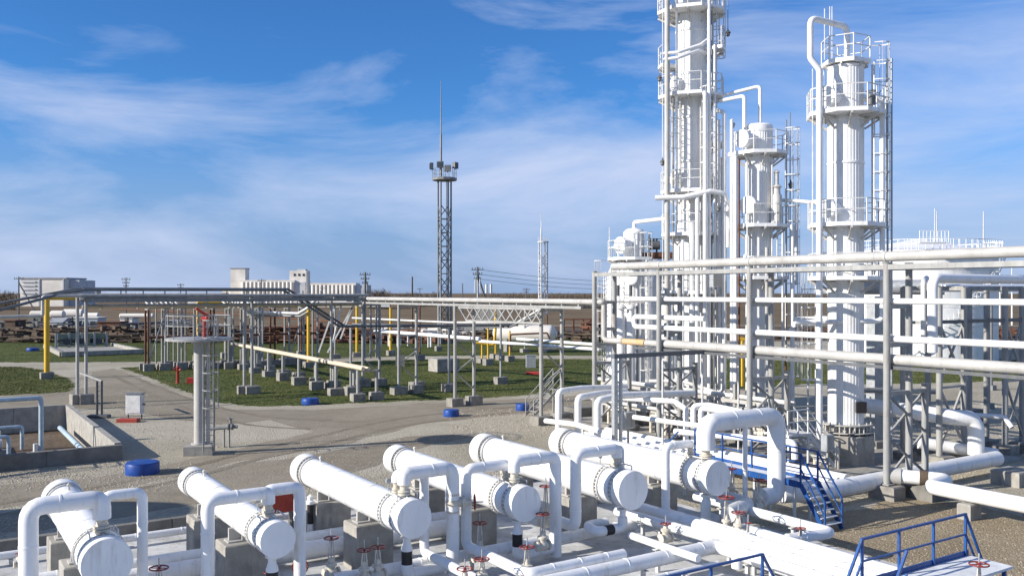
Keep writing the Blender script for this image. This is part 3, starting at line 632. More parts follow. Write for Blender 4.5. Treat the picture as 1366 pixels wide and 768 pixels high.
# ------------------------------------------------------------------ main rack going away to the left (low section), then turning left
main = thing('pipe_rack', 'long light grey pipe rack with braced trestles crossing the middle of the yard', 'pipe rack', uv(u0, 60))
MZ = 7.05
ms = [along(P0, A, x) for x in (722, 607, 532, 484)]
for p in ms:
    for w in (0, 1.55):
        q = p+B*w; part('post', MB().cyl(z_(q, .5), z_(q, MZ), .12, n=12), 'steel', main); piece('footing', foot_small, main, z_(q, 0), TH)
    part('cross_beam', MB().bar(z_(p, MZ-.12)+B*.1, z_(p+B*1.45, MZ-.12), .14, .16), 'steel', main, False)
    part('cross_beam', MB().bar(z_(p, 4.6)+B*.1, z_(p+B*1.45, 4.6), .12, .12), 'steel', main, False)
    for a, b in (((.1, 4.5), (1.45, 3.4)), ((.1, 2.4), (1.45, 3.3)), ((.1, 2.3), (1.45, 1.2))):
        part('brace', MB().bar(z_(p+B*a[0], a[1]), z_(p+B*b[0], b[1]), .08, .08), 'mast' if a[1] > 4 else 'steel', main, False)
for w in (0, 1.55): part('top_beam', MB().bar(z_(ms[0]-A*4+B*w, MZ+.08), z_(ms[-1]+B*w, MZ+.08), .14, .16), 'steel', main, False)
k = 0
for w in [i*1.6 for i in range(22)]:
    p = ms[0]-A*3.6+A*w
    part('pipe_shoe', MB().box(z_(p+B*.3, MZ+.2), (.5, .1, .12), TH), 'steel', main, False)
pipe([z_(pl, 5.36), z_(pe, 5.36), z_(pe, MZ+.42), z_(uv(u0+.2, pe.dot(A)), MZ+.42), z_(uv(u0+.2, ms[-1].dot(A)+1), MZ+.42)], .16, 'tan_pipe', 'pale grey pipe stepping down from the long rack to the rusty patch')
pipe([z_(ms[0]-A*4+B*.75, MZ+.36), z_(ms[-1]+B*.75, MZ+.36)], .18, 'tan_pipe', 'thicker pale pipe along the long rack top', seam=6)
pipe([z_(ms[0]-A*4+B*1.3, MZ+.3), z_(ms[-1]+B*1.3, MZ+.3)], .12, 'steel', 'thin grey pipe on the far edge of the long rack top')
# girder with crossing diagonals hanging beneath the rack
t = thing('truss_girder', 'pale lattice girder of crossing diagonals under the long rack', 'girder', z_(ms[1], 5.6))
g0 = W(612, 408, 60); g1 = W(722, 408, 54); gx = [g0.lerp(g1, i/10) for i in range(11)]
zt, zb_ = 7.0, 6.15
part('chord', MB().bar(z_(g0, zt), z_(g1, zt), .12), 'steel', t, False); part('chord', MB().bar(z_(gx[1], zb_), z_(g1, zb_), .12), 'steel', t, False)
for i in range(10):
    part('diagonal', MB().bar(z_(gx[i], zt)-A*.06, z_(gx[i+1], zb_)-A*.06, .07), 'steel', t, False)
    if i: part('diagonal', MB().bar(z_(gx[i], zb_)+A*.06, z_(gx[i+1], zt)+A*.06, .07), 'steel', t, False)
# lower single posts carrying the sagging lines
sag = thing('pipe_rack', 'low dark pipe trestle with slender single posts over the lawn', 'pipe rack', G(468, 528))
for px, py, pt in ((468, 527, 437), (599, 522, 440), (556, 520, 440), (668, 512, 432)):
    q = G(px, py); part('post', MB().cyl(z_(q, .5), z_(q, W(px, pt, q.y).z), .10, n=10), 'steel', sag); piece('footing', foot_small, sag, q, TH)
# left wing of the rack
LW = ms[-1]; left = thing('pipe_rack', 'left wing of the pipe rack on paired grey posts with pale footings', 'pipe rack', uv(LW.dot(B)-22, LW.dot(A)))
LZ = 7.65
lsx = [(109, 'steel'), (331, 'steel'), (442, 'steel')]
for px, mm in lsx:
    p = along(LW, B, px)
    for w in ((-.22, .22) if px != 442 else (0,)):
        q = p+B*w*1.2-A*.6*w; part('post', MB().cyl(z_(q, .5), z_(q, LZ), .115, n=12), mm, left); piece('footing', foot_small, left, z_(q, .0), TH)
    part('cross_beam', MB().bar(z_(p-A*.7, LZ-.1), z_(p+A*1.6, LZ-.1), .14, .16), 'steel', left, False)
lx0 = along(LW, B, 112)
part('top_beam', MB().bar(z_(lx0-A*.3, LZ-.16), z_(LW-A*.3, LZ-.16), .14, .16), 'steel', left, False); part('top_beam', MB().bar(z_(lx0+A*1.3, LZ-.16), z_(LW+A*1.3, LZ-.16), .14, .16), 'steel', left, False)
for k, (dv_, z, r, m, lab) in enumerate([(-.3, LZ+.1, .13, 'steel', 'front pale pipe on the left wing of the rack'), (.2, LZ+.55, .10, 'dark_pipe', 'dark pipe above the left wing, front one'), (.7, LZ+.62, .10, 'dark_pipe', 'dark pipe above the left wing, rear one'), (1.3, LZ+.1, .14, 'cream_pipe', 'cream pipe on the left wing of the rack')]):
    a = lx0+A*dv_; e = LW+A*dv_
    if m == 'dark_pipe':
        m1 = along(a, B, 372+k*6); m2 = along(a, B, 446+k*7); m3 = m2+B*2+A*0
        pipe([z_(a, z), z_(m1, z), z_(m2, 5.15), z_(m2+B*16-A*2.5, 5.0)], r, m, lab+', dipping over the lawn', n=10)
    else: pipe([z_(a-B*.2, z), z_(e+B*.4, z)], r, m, lab, n=12)
    part('pipe_shoe', MB().box(z_(a+B*1, z-r-.1), (.3, .2, .2), TH), 'steel', left, False)
for k in range(14):
    p = lx0+B*(1+k*1.55); part('stanchion', MB().bar(z_(p+A*.45, LZ-.08), z_(p+A*.45, LZ+.5), .07), 'dark_pipe', left, False)
# pipes leaving the wing on the left
a = lx0+A*.2
pipe([z_(a, LZ+.5), z_(along(a, -B, 92), LZ+.4), W(-40, 424, 58)], .10, 'dark_pipe', 'sloping dark pipe at the left edge, front of the pair', n=10)
pipe([z_(a+A*.6, LZ+.6), z_(along(a, -B, 97)+A*.6, LZ+.55), W(-40, 412, 62)], .10, 'dark_pipe', 'sloping dark pipe at the left edge, rear of the pair', n=10)
a = lx0-A*.3; b = along(a, -B, 57)
pipe([z_(a, LZ+.1), z_(b, LZ+.1), z_(b, 6.35), z_(b-B*12, 6.2)], .12, 'tan_pipe', 'pale pipe with a drop bend beside the yellow post')

# cream pipe on short sleepers running away over the lawn
c1 = Wz(480, 491, 2.45); c2 = Wz(307, 458, 2.45); n = 9
t = thing('low_pipe_rack', 'row of short grey sleepers with dark footings carrying the cream pipe', 'pipe rack', z_(c1, 0))
for i in range(n):
    p = c1.lerp(c2, i/(n-1)*.97+.01)
    for s in (0, 1.5): q = p+B*s; part('post', MB().cyl(z_(q, .5), z_(q, 2.27), .13, n=10), 'steel', t); piece('footing', foot_small, t, z_(q, 0), TH)
    part('cross_beam', MB().bar(z_(p-B*.1, 2.2), z_(p+B*1.6, 2.2), .12, .12), 'steel', t, False)
pipe([c1-A*.6, c2], .15, 'cream_pipe', 'cream coloured pipe slanting away over the dark lawn'); pipe([c1-A*.6+B*.45, c2+B*.45], .12, 'cream_pipe', 'thinner cream pipe alongside the slanting cream pipe')
# yellow gas posts and pipes
def gas_post(px, py, pt, label, arm=None, r=.16):
    q = G(px, py); zt = W(px, pt, q.y).z; t = thing('yellow_post', label, 'post', q, 'yellow gas posts')
    part('upright', MB().cyl(z_(q, .4), z_(q, zt), r, n=12), 'yellow', t); piece('footing', foot_small, t, q, TH)
    if arm: part('arm', MB().tube([z_(q, zt-.05), z_(q+B*arm, zt-.05)], r*.7, 10), 'yellow', t)
gas_post(62.5, 505, 397, 'thick yellow post near the left end of the rack', arm=5, r=.24)
gas_post(264, 482, 403, 'yellow post behind the fire monitor tower', arm=4); gas_post(411.5, 490, 402, 'yellow post beside the cream pipe', r=.18)
gas_post(476, 476, 408, 'yellow frame post left of the far pair', arm=4.5); gas_post(521, 474, 410, 'yellow frame post right of the far pair')
for px, py, pt, lab in ((651, 487, 432, 'tallest yellow riser in the valve cluster on the lawn'), (661, 478, 405, 'yellow riser behind the valve cluster'), (668, 480, 455, 'short yellow stub at the right of the valve cluster'), (643, 484, 452, 'short yellow stub left of the valve cluster'), (680, 482, 441, 'short rust yellow stub near the bullet tank')): gas_post(px, py, pt, lab, r=.1)
q = W(635, 457, 100); pipe([q, W(659, 460, 100), W(661, 440, 100), W(661, 418, 100)], .14, 'yellow', 'bright yellow horizontal pipe feeding the riser')
pipe([W(680, 462, 98), W(681, 446, 98), W(730, 444, 98), W(733, 452, 98)], .10, 'rust', 'rust brown looped pipe in front of the bullet tank')

# bundle of upright risers at the corner of the racks
t = thing('riser_bundle', 'bundle of grey upright risers at the corner of the racks', 'pipes', z_(LW+B*1, 0))
for i in range(6): p = LW+B*(.2+.26*i)+A*.5*(i % 2); part('riser', MB().tube([z_(p, 2.4), z_(p, 7.4)], .075, 8), 'steel', t)
# trusses of slanted struts near the corner
t = thing('raker_frame', 'white A shaped raker frame behind the rack corner', 'frame', G(430, 485))
for a, b in (((425, 470), (447, 407)), ((441, 472), (455, 408)), ((437, 470), (471, 408)), ((454, 452), (470, 410))): part('strut', MB().bar(W(*a, 96), W(*b, 96), .16), 'steel_white', t, False)
part('top_beam', MB().bar(W(430, 406, 95.8), W(520, 408, 95.8), .25), 'steel_white', t, False)
# comb like rows of pipe ends behind the left wing, on post groups
for gi, (x0, lab) in enumerate(((200, 'left group of slender posts behind the left wing'), (305, 'right group of slender posts behind the left wing'))):
    base = G(x0, 492); t = thing('pipe_rack', lab+' carrying slanted pipes', 'pipe rack', base)
    for k in range(5):
        q = base+B*(k*.9)+A*(1.4*(k % 2)); part('post', MB().cyl(z_(q, .4), z_(q, 7.2), .09, n=8), 'steel', t)
        if k % 2 == 0: piece('footing', foot_small, t, z_(q, 0), TH)
    for k in range(7): p = base+B*(k*.5); part('pipe_end', MB().tube([z_(p-A*.5, 6.4), z_(p+A*3, 7.2)], .09, 8), 'steel_white', t)
    part('cross_beam', MB().bar(z_(base-B*.5, 7.1), z_(base+B*4.5, 7.1), .14), 'steel', t, False)
for k, (px, py, pt) in enumerate(((345, 478, 400), (386, 480, 422), (402, 474, 420), (300, 478, 430), (447, 478, 405), (560, 480, 405), (585, 468, 400), (700, 470, 410), (730, 468, 420))):
    q = G(px, py); t = thing('support_post', ['slender far post left of the cream pipe', 'slender far post over the cream pipe', 'slender rusty far post by the yellow post', 'slender post behind the monitor cage', 'slender post at the raker frame', 'slender post right of the braced trestle', 'slender post under the floodlight mast', 'slender post left of the bullet tank', 'slender post in front of the bullet tank'][k], 'post', q, 'slender far posts')
    part('upright', MB().cyl(z_(q, .3), z_(q, W(px, pt, q.y).z), .10, n=8), 'steel' if k % 3 != 2 else 'rust', t); piece('footing', foot_small, t, q, TH)
pipe([W(325, 416, 98), W(398, 418, 96), W(410, 411, 95), W(421, 400, 95)], .16, 'steel_white', 'white pipe bending upward behind the left wing'); pipe([W(325, 420, 99), W(400, 422, 97), W(414, 414, 96), W(425, 402, 96)], .12, 'steel', 'grey pipe bending upward below its white twin')
pipe([W(500, 441, 92), W(600, 449, 84), W(640, 452, 80)], .18, 'white', 'thick white pipe behind the braced trestles'); pipe([W(640, 455, 90), W(800, 466, 80)], .16, 'white', 'white pipe running below the bullet tank')
pipe([W(470, 424, 90), W(600, 430, 84), W(690, 430, 80), W(725, 410, 78)], .10, 'steel_white', 'thin white pipe sagging between the racks'); pipe([W(470, 432, 92), W(620, 436, 86), W(680, 436, 82), W(722, 418, 80)], .10, 'dark_pipe', 'thin dark pipe sagging between the racks')
pipe([W(690, 452, 86), W(830, 462, 74), W(1000, 476, 66)], .14, 'white', 'long white pipe reaching behind the tall rack'); pipe([W(500, 433, 110), W(300, 418, 130), W(150, 412, 150)], .12, 'rust', 'long rust red pipe crossing the far yard')

# ------------------------------------------------------------------ columns
def guard(c, r, z, h=1.05, a0=0, a1=2*math.pi, n=8, m='steel_white'):
    g = MB(); pts = []
    full = abs(a1-a0-2*math.pi) < 1e-6
    for i in range(n+1): a = a0+(a1-a0)*i/n; pts.append(Vector((c[0]+r*math.cos(a), c[1]+r*math.sin(a), z)))
    for p, q in zip(pts, pts[1:]):
        for f in (1, .55): g.bar(p+Zv*h*f, q+Zv*h*f, .038)
        g.bar(p, p+Zv*h, .045)
        if (q-p).length > 1.3: mid = (p+q)/2; g.bar(mid, mid+Zv*h, .035)
    return g
def platform(t, c, z, r0, r1, a0=0, a1=2*math.pi, n=8, rot=.2, h=1.05):
    o = part('platform', MB().sector(c, r0, r1, z-.18, z, a0+rot, a1+rot, n), 'white', t, False)
    part('guard_rail', guard(c, r1-.04, z, h, a0+rot, a1+rot, n), 'steel_white', o, False)
    b = MB()
    for i in range(n): a = a0+rot+(a1-a0)*(i+.5)/n; d = Vector((math.cos(a), math.sin(a), 0)); C = Vector((c[0], c[1], 0)); b.bar(z_(C+d*r0, z-.75), z_(C+d*(r1-.12), z-.21), .07, .09); b.bar(z_(C+d*r0, z-.23), z_(C+d*(r1-.08), z-.23), .08, .1)
    part('brackets', b, 'flange', o, False); return o
def ladder(t, p, facing, z0, z1, cage=True, w=.5, m='steel_white'):
    p = Vector((p[0], p[1], 0)); f = Vector(facing).normalized(); s = Vector((-f.y, f.x, 0)); o = MB()
    for k in (-1, 1): o.bar(z_(p+s*w/2*k, z0), z_(p+s*w/2*k, z1), .06, .05)
    la = part('ladder', o, m, t, False); o = MB(); z = z0+.2
    while z < z1: o.bar(z_(p-s*w/2, z), z_(p+s*w/2, z), .028); z += .3
    part('rungs', o, m, la, False)
    if cage:
        o = MB(); z = z0+2.2 if z1-z0 > 4 else z0+.4; hz = []
        pts = [p+s*.36*math.cos(a)*1.0+f*(.36*math.sin(a)+.36) for a in [math.pi*(i/8) for i in range(9)]]; pts = [p+s*.3]+pts+[p-s*.3]
        while z < z1+1.0:
            for a, b in zip(pts, pts[1:]): o.bar(z_(a, z), z_(b, z), .012, .05)
            hz.append(z); z += .85
        for i in (1, 3, 5, 7, 9): o.bar(z_(pts[i], hz[0]), z_(pts[i], hz[-1]), .035, .012)
        part('cage', o, m, la, False)
def manway(t, c, r, z, ang, rm=.36, ln=.35):
    d = Vector((math.cos(ang), math.sin(ang), 0)); p = Vector((c[0], c[1], z))+d*(r-.1)
    part('manway', MB().lathe([(rm*.85, 0), (rm*.85, .1+ln*.6), (rm*1.08, .1+ln*.6), (rm*1.08, .1+ln*.95), (rm*.98, .1+ln)], p, 24, d), 'white', t)
def lamp(t, P, m='dark_steel'):
    part('lamp', MB().cyl(P, P-Zv*.12, .03, n=8).lathe([(.04, 0), (.16, -.14), (.16, -.18)], P-Zv*.1, 12).lathe([(.11, 0), (.12, -.14), (.02, -.22)], P-Zv*.27, 12), m, t)

# concrete plinth ground slab of the towers
struct('tower_slab', uvbox(MB(), 33.0, 44.0, 22.5, 45, -.2, .14), 'concrete')
struct('slab_kerb', uvbox(MB(), 32.6, 32.98, 22.5, 45, -.2, .34), 'concrete_dark')

# right tower
T3 = z_(W(1128, 400, 42.0), 0); r3 = .80
t3 = thing('column', 'right white process tower with a looped overhead pipe on top', 'tower', T3, 'white process towers')
part('plinth', MB().lathe([(1.35, .0), (1.35, 1.42), (1.30, 1.46)], T3, 8), 'concrete', t3, False)
part('base_ring', MB().lathe([(1.28, 1.56), (1.28, 1.60), (.82, 1.60), (.82, 1.90), (1.2, 1.90), (1.2, 1.94), (.8, 1.94)], T3, 32), 'tan_pipe', t3)
gb = MB()
for k in range(16): a = k*math.pi/8; d = Vector((math.cos(a), math.sin(a), 0)); gb.bar(z_(T3+d*1.03, 1.60), z_(T3+d*1.03, 1.90), .04, .3, up=d)
for k in range(16): a = (k+.5)*math.pi/8; d = Vector((math.cos(a), math.sin(a), 0)); gb.cyl(z_(T3+d*1.12, 1.46), z_(T3+d*1.12, 2.05), .03, n=6)
part('anchor_chairs', gb, 'flange', t3, False)
part('shell', MB().clad(T3, r3, 1.9, 18.45, 38, .012), 'white_clad', t3)
part('head', MB().lathe([(r3+.03, 18.4), (r3+.04, 18.5), (r3*.9, 18.55), (.05, 18.6)], T3, 32), 'white', t3)
sb = MB()
for z in (5.2, 8.0, 11.0, 14.0, 16.0): sb.lathe([(r3+.02, z-.05), (r3+.045, z-.04), (r3+.045, z+.04), (r3+.02, z+.05)], T3, 32)
part('cladding_bands', sb, 'white_clad', t3)
for z, ro in ((8.75, 1.75), (11.2, 1.75), (16.35, 1.8)): platform(t3, T3, z, r3+.04, ro)
platform(t3, T3, 18.75, .1, 1.12, n=6, rot=.5); part('top_posts', MB().cyl(z_(T3+B*.5, 18.5), z_(T3+B*.5, 18.7), .06).cyl(z_(T3-B*.5, 18.5), z_(T3-B*.5, 18.7), .06), 'steel_white', t3)
for z, a in ((17.0, R(212)), (11.85, R(212)), (9.4, R(262))): manway(t3, T3, r3, z, a, .42, .55)
lp = T3+Vector((1.15, -.35, 0)); ladder(t3, lp, (1, -.2, 0), 8.8, 18.6); ladder(t3, T3+Vector((-1.2, .4, 0)), (-1, .1, 0), 1.7, 8.7)
dxp = lambda px, py, Y: W(px, py, Y)
o_ = [W(1093, 600, 41), W(1093, 93, 41), W(1081, 78, 41), W(1081, 24, 41), W(1130, 36, 42), W(1130, 92, 42)]
o_[0].z = 1.0; part('overhead_pipe', MB().tube(o_, .14, 14, .35), 'white', t3)
part('side_pipe', MB().tube([W(1145, 132, 41.6), W(1177, 134, 41.4), W(1177, 428, 41.4), W(1060, 430, 41.4)], .12, 12, .3), 'white', t3)
ct = MB()
for px in (1184, 1189.5): ct.bar(z_(W(px, 300, 41.6), .2), W(px, 78, 41.6), .09, .05)
for k in range(40): z = 1+k*.45; ct.bar(z_(W(1184, 300, 41.6), z), z_(W(1189.5, 300, 41.6), z), .03)
part('cable_ladder', ct, 'galv', t3, False)
for px, d in ((1084, 41.2), (1099, 41.4)): part('rod', MB().cyl(z_(W(px, 300, d), 8.8), W(px, 92, d), .025, n=6), 'steel_white', t3)
for px, tp in ((1100, 12), (1107, 9), (1110, 9)): part('aerial', MB().cyl(z_(W(px, 60, 41.8), 18.8), W(px, tp, 41.8), .022, n=6), 'steel_white', t3)
part('junction_box', MB().box(W(1148, 543, 41.2), (.45, .3, .5)), 'black', t3, False)
part('platform_valve', MB().cyl(W(1162, 140, 41), W(1162, 126, 41), .2, n=12).torus(W(1162, 122, 41), (0, 0, 1), .22, .03), 'dark_steel', t3)

# tallest tower
T1 = z_(W(922, 400, 52.0), 0); r1 = .86
t1 = thing('column', 'tallest white process tower running out of the top of the picture', 'tower', T1, 'white process towers')
part('plinth', MB().lathe([(1.6, 0), (1.6, 1.0), (1.55, 1.05)], T1, 8), 'concrete', t1, False)
part('lower_shell', MB().clad(T1, 1.0, 1.05, 10.6, 38, .012), 'white_clad', t1)
part('cone', MB().lathe([(1.0, 10.6), (1.02, 10.62), (r1, 11.2)], T1, 32), 'white', t1)
part('upper_shell', MB().clad(T1, r1, 11.2, 28, 38, .012), 'white_clad', t1)
part('head', MB().lathe([(r1, 28), (r1*.8, 28.5), (r1*.3, 28.8), (.05, 28.85)], T1, 24), 'white', t1)
for z, ro in ((11.4, 1.75), (13.85, 1.8), (19.3, 1.95), (24.15, 2.0), (8.1, 2.0)): platform(t1, T1, z, r1+.04 if z > 11 else 1.05, ro, rot=.1)
platform(t1, T1, 22.0, r1+.04, 1.95, R(-40), R(40), n=3, rot=0); platform(t1, T1, 21.1, r1+.04, 1.9, R(150), R(200), n=2, rot=0)
platform(t1, T1, 16.6, r1+.04, 1.9, R(-30), R(40), n=3, rot=0)
sb = MB()
for z in (3, 6, 9, 12.7, 15.5, 18, 20.5, 23): rr = (1.0 if z < 10.6 else r1); sb.lathe([(rr+.02, z-.06), (rr+.05, z-.05), (rr+.05, z+.05), (rr+.02, z+.06)], T1, 28)
part('cladding_bands', sb, 'white_clad', t1)
for z, a in ((14.5, R(205)), (19.95, R(205)), (24.8, R(230))): manway(t1, T1, r1, z, a, .4)
ladder(t1, T1+Vector((.55, -1.05, 0)), (.3, -1, 0), 11.4, 19.2); ladder(t1, T1+Vector((1.2, -.2, 0)), (1, -.3, 0), 19.3, 26); ladder(t1, T1+Vector((1.25, -.25, 0)), (1, -.2, 0), 1.2, 11.3)
def riser(px, py0, py1, Y, r, t, name='riser', extra=(), z0=None, m='white'):
    a = W(px, py0, Y); b = W(px, py1, Y)
    if z0 is not None: a.z = z0
    part(name, MB().tube([a, b]+list(extra), r, 12, r*2.2), m, t)
riser(890, 600, -60, 50.4, .155, t1, z0=.6, m='tan_pipe'); riser(903, 300, -40, 50.8, .06, t1)
riser(946, 600, -60, 50.2, .10, t1, z0=.6); riser(953.5, 600, 60, 50.6, .07, t1, z0=.6); riser(959, 600, 160, 50.8, .09, t1, z0=.6)
riser(940.5, 440, 124, 50.0, .12, t1, extra=[W(932, 122, 51.2)]); riser(966, 600, 150, 50.4, .12, t1, extra=[W(955, 147, 51)], z0=.8)
part('ring_pipe', MB().tube([W(874, 264, 50.3), W(912, 263, 50.1), W(946, 255, 50.0), W(966, 258, 50.2), W(971, 275, 50.4), W(971, 330, 50.4)], .15, 12, .4), 'white', t1)
part('cross_pipe', MB().tube([W(885, 72, 50.4), W(905, 70, 50.2), W(935, 60, 50.4), W(946, 52, 51)], .10, 10), 'white', t1)
part('cross_pipe', MB().tube([W(885, 80, 50.4), W(905, 77, 50.2), W(932, 67, 50.4), W(944, 72, 51)], .10, 10), 'white', t1)
part('transfer_pipe', MB().tube([W(962, 128, 51), W(1014, 115, 50.2), W(1014, 166, 50.0)], .10, 12, .2), 'white', t1)
part('transfer_pipe', MB().tube([W(960, 135, 50.6), W(993, 128, 49.8), W(993, 185, 49.6)], .11, 12, .2), 'white', t1)
for px, py, Y in ((971, 38, 51), (880, 98, 50.8), (884, 210, 50.8), (958.5, 271, 50)): lamp(t1, W(px, py, Y))
part('lamp_arm', MB().bar(W(971, -20, 51), W(971, 38, 51), .03), 'mast', t1, False); part('lamp_arm', MB().tube([W(949, 266, 50), W(957, 262, 50), W(958.5, 268, 50)], .025, 6), 'mast', t1)
for px in (884, 893, 956): part('rod', MB().cyl(z_(W(px, 300, 51), 8), W(px, -30, 51), .03, n=6), 'steel_white', t1)
riser(923, 430, 297, 50.3, .14, t1); riser(930, 600, 262, 50.1, .11, t1, z0=1); riser(911, 600, 320, 50.2, .08, t1, z0=1)

# middle tower
T2 = z_(W(1012.5, 400, 50.0), 0); r2 = .73
t2 = thing('column', 'shorter white process tower between the other two, with two round manways', 'tower', T2, 'white process towers')
part('plinth', MB().lathe([(1.2, 0), (1.2, 1.0), (1.15, 1.04)], T2, 8), 'concrete', t2, False)
part('shell', MB().clad(T2, r2, 1.04, 16.9, 36, .012), 'white_clad', t2)
part('head', MB().lathe([(r2+.03, 16.85), (r2+.03, 17.2), (r2*.9, 17.3), (r2*.5, 17.36), (.05, 17.4)], T2, 28), 'white', t2)
for z, ro in ((15.75, 1.6), (11.75, 1.62), (8.9, 1.62)): platform(t2, T2, z, r2+.04, ro, rot=.35)
for z, a in ((16.4, R(215)), (12.75, R(230))): manway(t2, T2, r2, z, a, .46, .75)
ladder(t2, T2+Vector((1.35, -.5, 0)), (1, -.4, 0), 1.2, 16.6); ladder(t2, T2+Vector((.95, -.75, 0)), (.6, -.8, 0), 8.9, 11.7, cage=False)
part('top_valve', MB().lathe([(.14, 0), (.14, .1), (.24, .12), (.24, .2), (.12, .25)], W(1014, 170, 50), 14), 'dark_steel', t2)
riser(981, 600, 208, 49.0, .13, t2, extra=[W(972, 206, 49.2)], z0=.8); riser(976, 600, 160, 49.2, .09, t2, z0=.8)
riser(1062, 380, 272, 49.4, .09, t2); part('transfer_pipe', MB().tube([W(1040, 267, 49.5), W(1062, 268, 49.4), W(1084, 270, 45), W(1092, 271, 42)], .10, 10, .2), 'white', t2)
part('relief_valve', MB().lathe([(.28, 11.75), (.28, 13.3), (.2, 13.4), (.2, 13.7), (.3, 13.75), (.12, 13.9), (.12, 14.5), (.18, 14.55), (.03, 14.7)], z_(W(1036, 300, 49.2), 0), 14), 'flange', t2)
for px, py, Y in ((977, 160, 50), (1055, 240, 50)): lamp(t2, W(px, py, Y))
part('mast_rod', MB().cyl(z_(W(1054, 240, 50), 9), W(1054, 150, 50), .03, n=6), 'mast', t2); part('mast_rod', MB().cyl(z_(W(977, 240, 50), 11), W(977, 158, 50), .03, n=6), 'steel_white', t2)
pk = MB().lathe([(.45, 0), (.45, .05), (.30, .2), (.1, .35), (.06, .5)], W(994, 352, 47), 16); part('vent_cowl', pk, 'white', t2)
riser(1057, 600, 300, 49.0, .12, t2, z0=.6); riser(1023, 600, 330, 48.6, .1, t2, z0=.6, m='tan_pipe'); part('conduit', MB().cyl(z_(W(986, 400, 48.8), .5), W(986, 212, 48.8), .05, n=8), 'rust', t2)

# white vessel cluster left of the tallest tower
V = z_(W(846, 400, 57), 0)
t4 = thing('column', 'small white column with a side manway left of the tallest tower', 'tower', V, 'white process towers')
part('plinth', MB().lathe([(1.0, 0), (1.0, .8)], V, 8), 'concrete', t4, False)
part('shell', MB().clad(V, .66, .8, 11.75, 18, .025), 'white_clad', t4, False); part('head', MB().lathe([(.69, 11.7), (.69, 11.8), (.5, 12.0), (.05, 12.1)], V, 24), 'white', t4)
platform(t4, V, 10.2, .7, 1.75, R(120), R(300), n=5, rot=0); manway(t4, V, .66, 10.95, R(215), .5, .6); manway(t4, V, .66, 8.9, R(250), .4, .4)
ladder(t4, V+Vector((.5, -.9, 0)), (.3, -1, 0), 1, 11.2)
part('vapour_pipe', MB().tube([z_(V, 12.05), z_(V, 12.45), W(893, 291, 53)], .12, 12, .2), 'white', t4)
part('sampler_lamps', MB().cyl(W(824, 395, 55), W(824, 380, 55), .1).cyl(W(841, 395, 55), W(841, 380, 55), .1), 'dark_steel', t4)
part('aerial', MB().cyl(W(813, 350, 58), W(813, 303, 58), .03, n=6), 'steel_white', t4)
VB = z_(W(853, 400, 61.5), 0)
t5 = thing('vessel', 'broad white vessel behind the small column', 'vessel', VB)
part('shell', MB().lathe([(2.25, .2), (2.25, 8.6), (2.2, 9.2), (1.9, 9.9), (1.2, 10.4), (.05, 10.6)], VB, 40), 'white', t5); part('ring_stiffener', MB().lathe([(2.25, 7.5), (2.33, 7.52), (2.33, 7.6), (2.25, 7.62)], VB, 40).lathe([(2.25, 4.5), (2.33, 4.52), (2.33, 4.6), (2.25, 4.62)], VB, 40), 'white', t5)
ladder(t5, VB+Vector((-2.4, -.3, 0)), (-1, -.2, 0), .3, 9.4)
VC = z_(W(893, 400, 58.0), 0)
t6 = thing('vessel', 'white vessel with a rusty skid on top, tucked behind the tallest tower pipe', 'vessel', VC)
part('shell', MB().lathe([(1.3, .2), (1.3, 8.6), (1.1, 9.1), (.05, 9.4)], VC, 32), 'white', t6)
part('skid', MB().box(W(876, 341, 57), (1.9, 1.2, .4)), 'rust', t6, False); part('skid_frame', MB().bar(W(866, 338, 57), W(866, 313, 57), .08).bar(W(876, 338, 57), W(876, 318, 57), .08).bar(W(884, 338, 57), W(884, 310, 57), .08).bar(W(863, 320, 57), W(888, 318, 57), .05), 'dark_steel', t6, False)
part('motor', MB().cyl(W(866, 327, 56.8), W(880, 327, 56.8), .28).cyl(W(870, 330, 56.8), W(870, 318, 56.8), .16), 'dark_steel', t6)
pp = thing('pump_stand', 'pair of white upright pump pots in front of the small column', 'pump', z_(W(835, 400, 54), 0))
for px in (828, 841): part('pot', MB().lathe([(.3, .6), (.3, 6.5), (.2, 6.7), (.2, 7.0), (.34, 7.02), (.34, 7.15), (.12, 7.3)], z_(W(px, 400, 54), 0), 18), 'white', pp)
part('shelf', MB().box(W(838, 403, 54.2), (1.8, .8, .1)), 'tan_pipe', pp, False)
for px in (826, 850): part('leg', MB().cyl(z_(W(px, 400, 54.4), 0), z_(W(px, 400, 54.4), 7.2), .07), 'steel', pp)

# access stair and landing beside the right tower
t = thing('access_stair', 'white steel landing and stair at the foot of the right tower', 'stair', G(1100, 612))
s0 = W(1078, 577, 40.0); zz = s0.z
part('landing', MB().box(z_(s0-B*.6+A*.6, zz-.04), (1.6, 1.4, .08), TH), 'steel_white', t, False)
rail_run(t, z_(s0-B*1.35, zz), z_(s0, zz), 3, zz, m='steel_white')
stair(t, z_(s0, zz), z_(s0+B*1.1-A*.6, .2), A, .8, 7, 'steel_white', 'steel_white', mr='steel_white')
for s in (-1.3, 0): part('leg', MB().bar(z_(s0+B*s, .1), z_(s0+B*s, zz-.08), .08), 'steel_white', t, False)

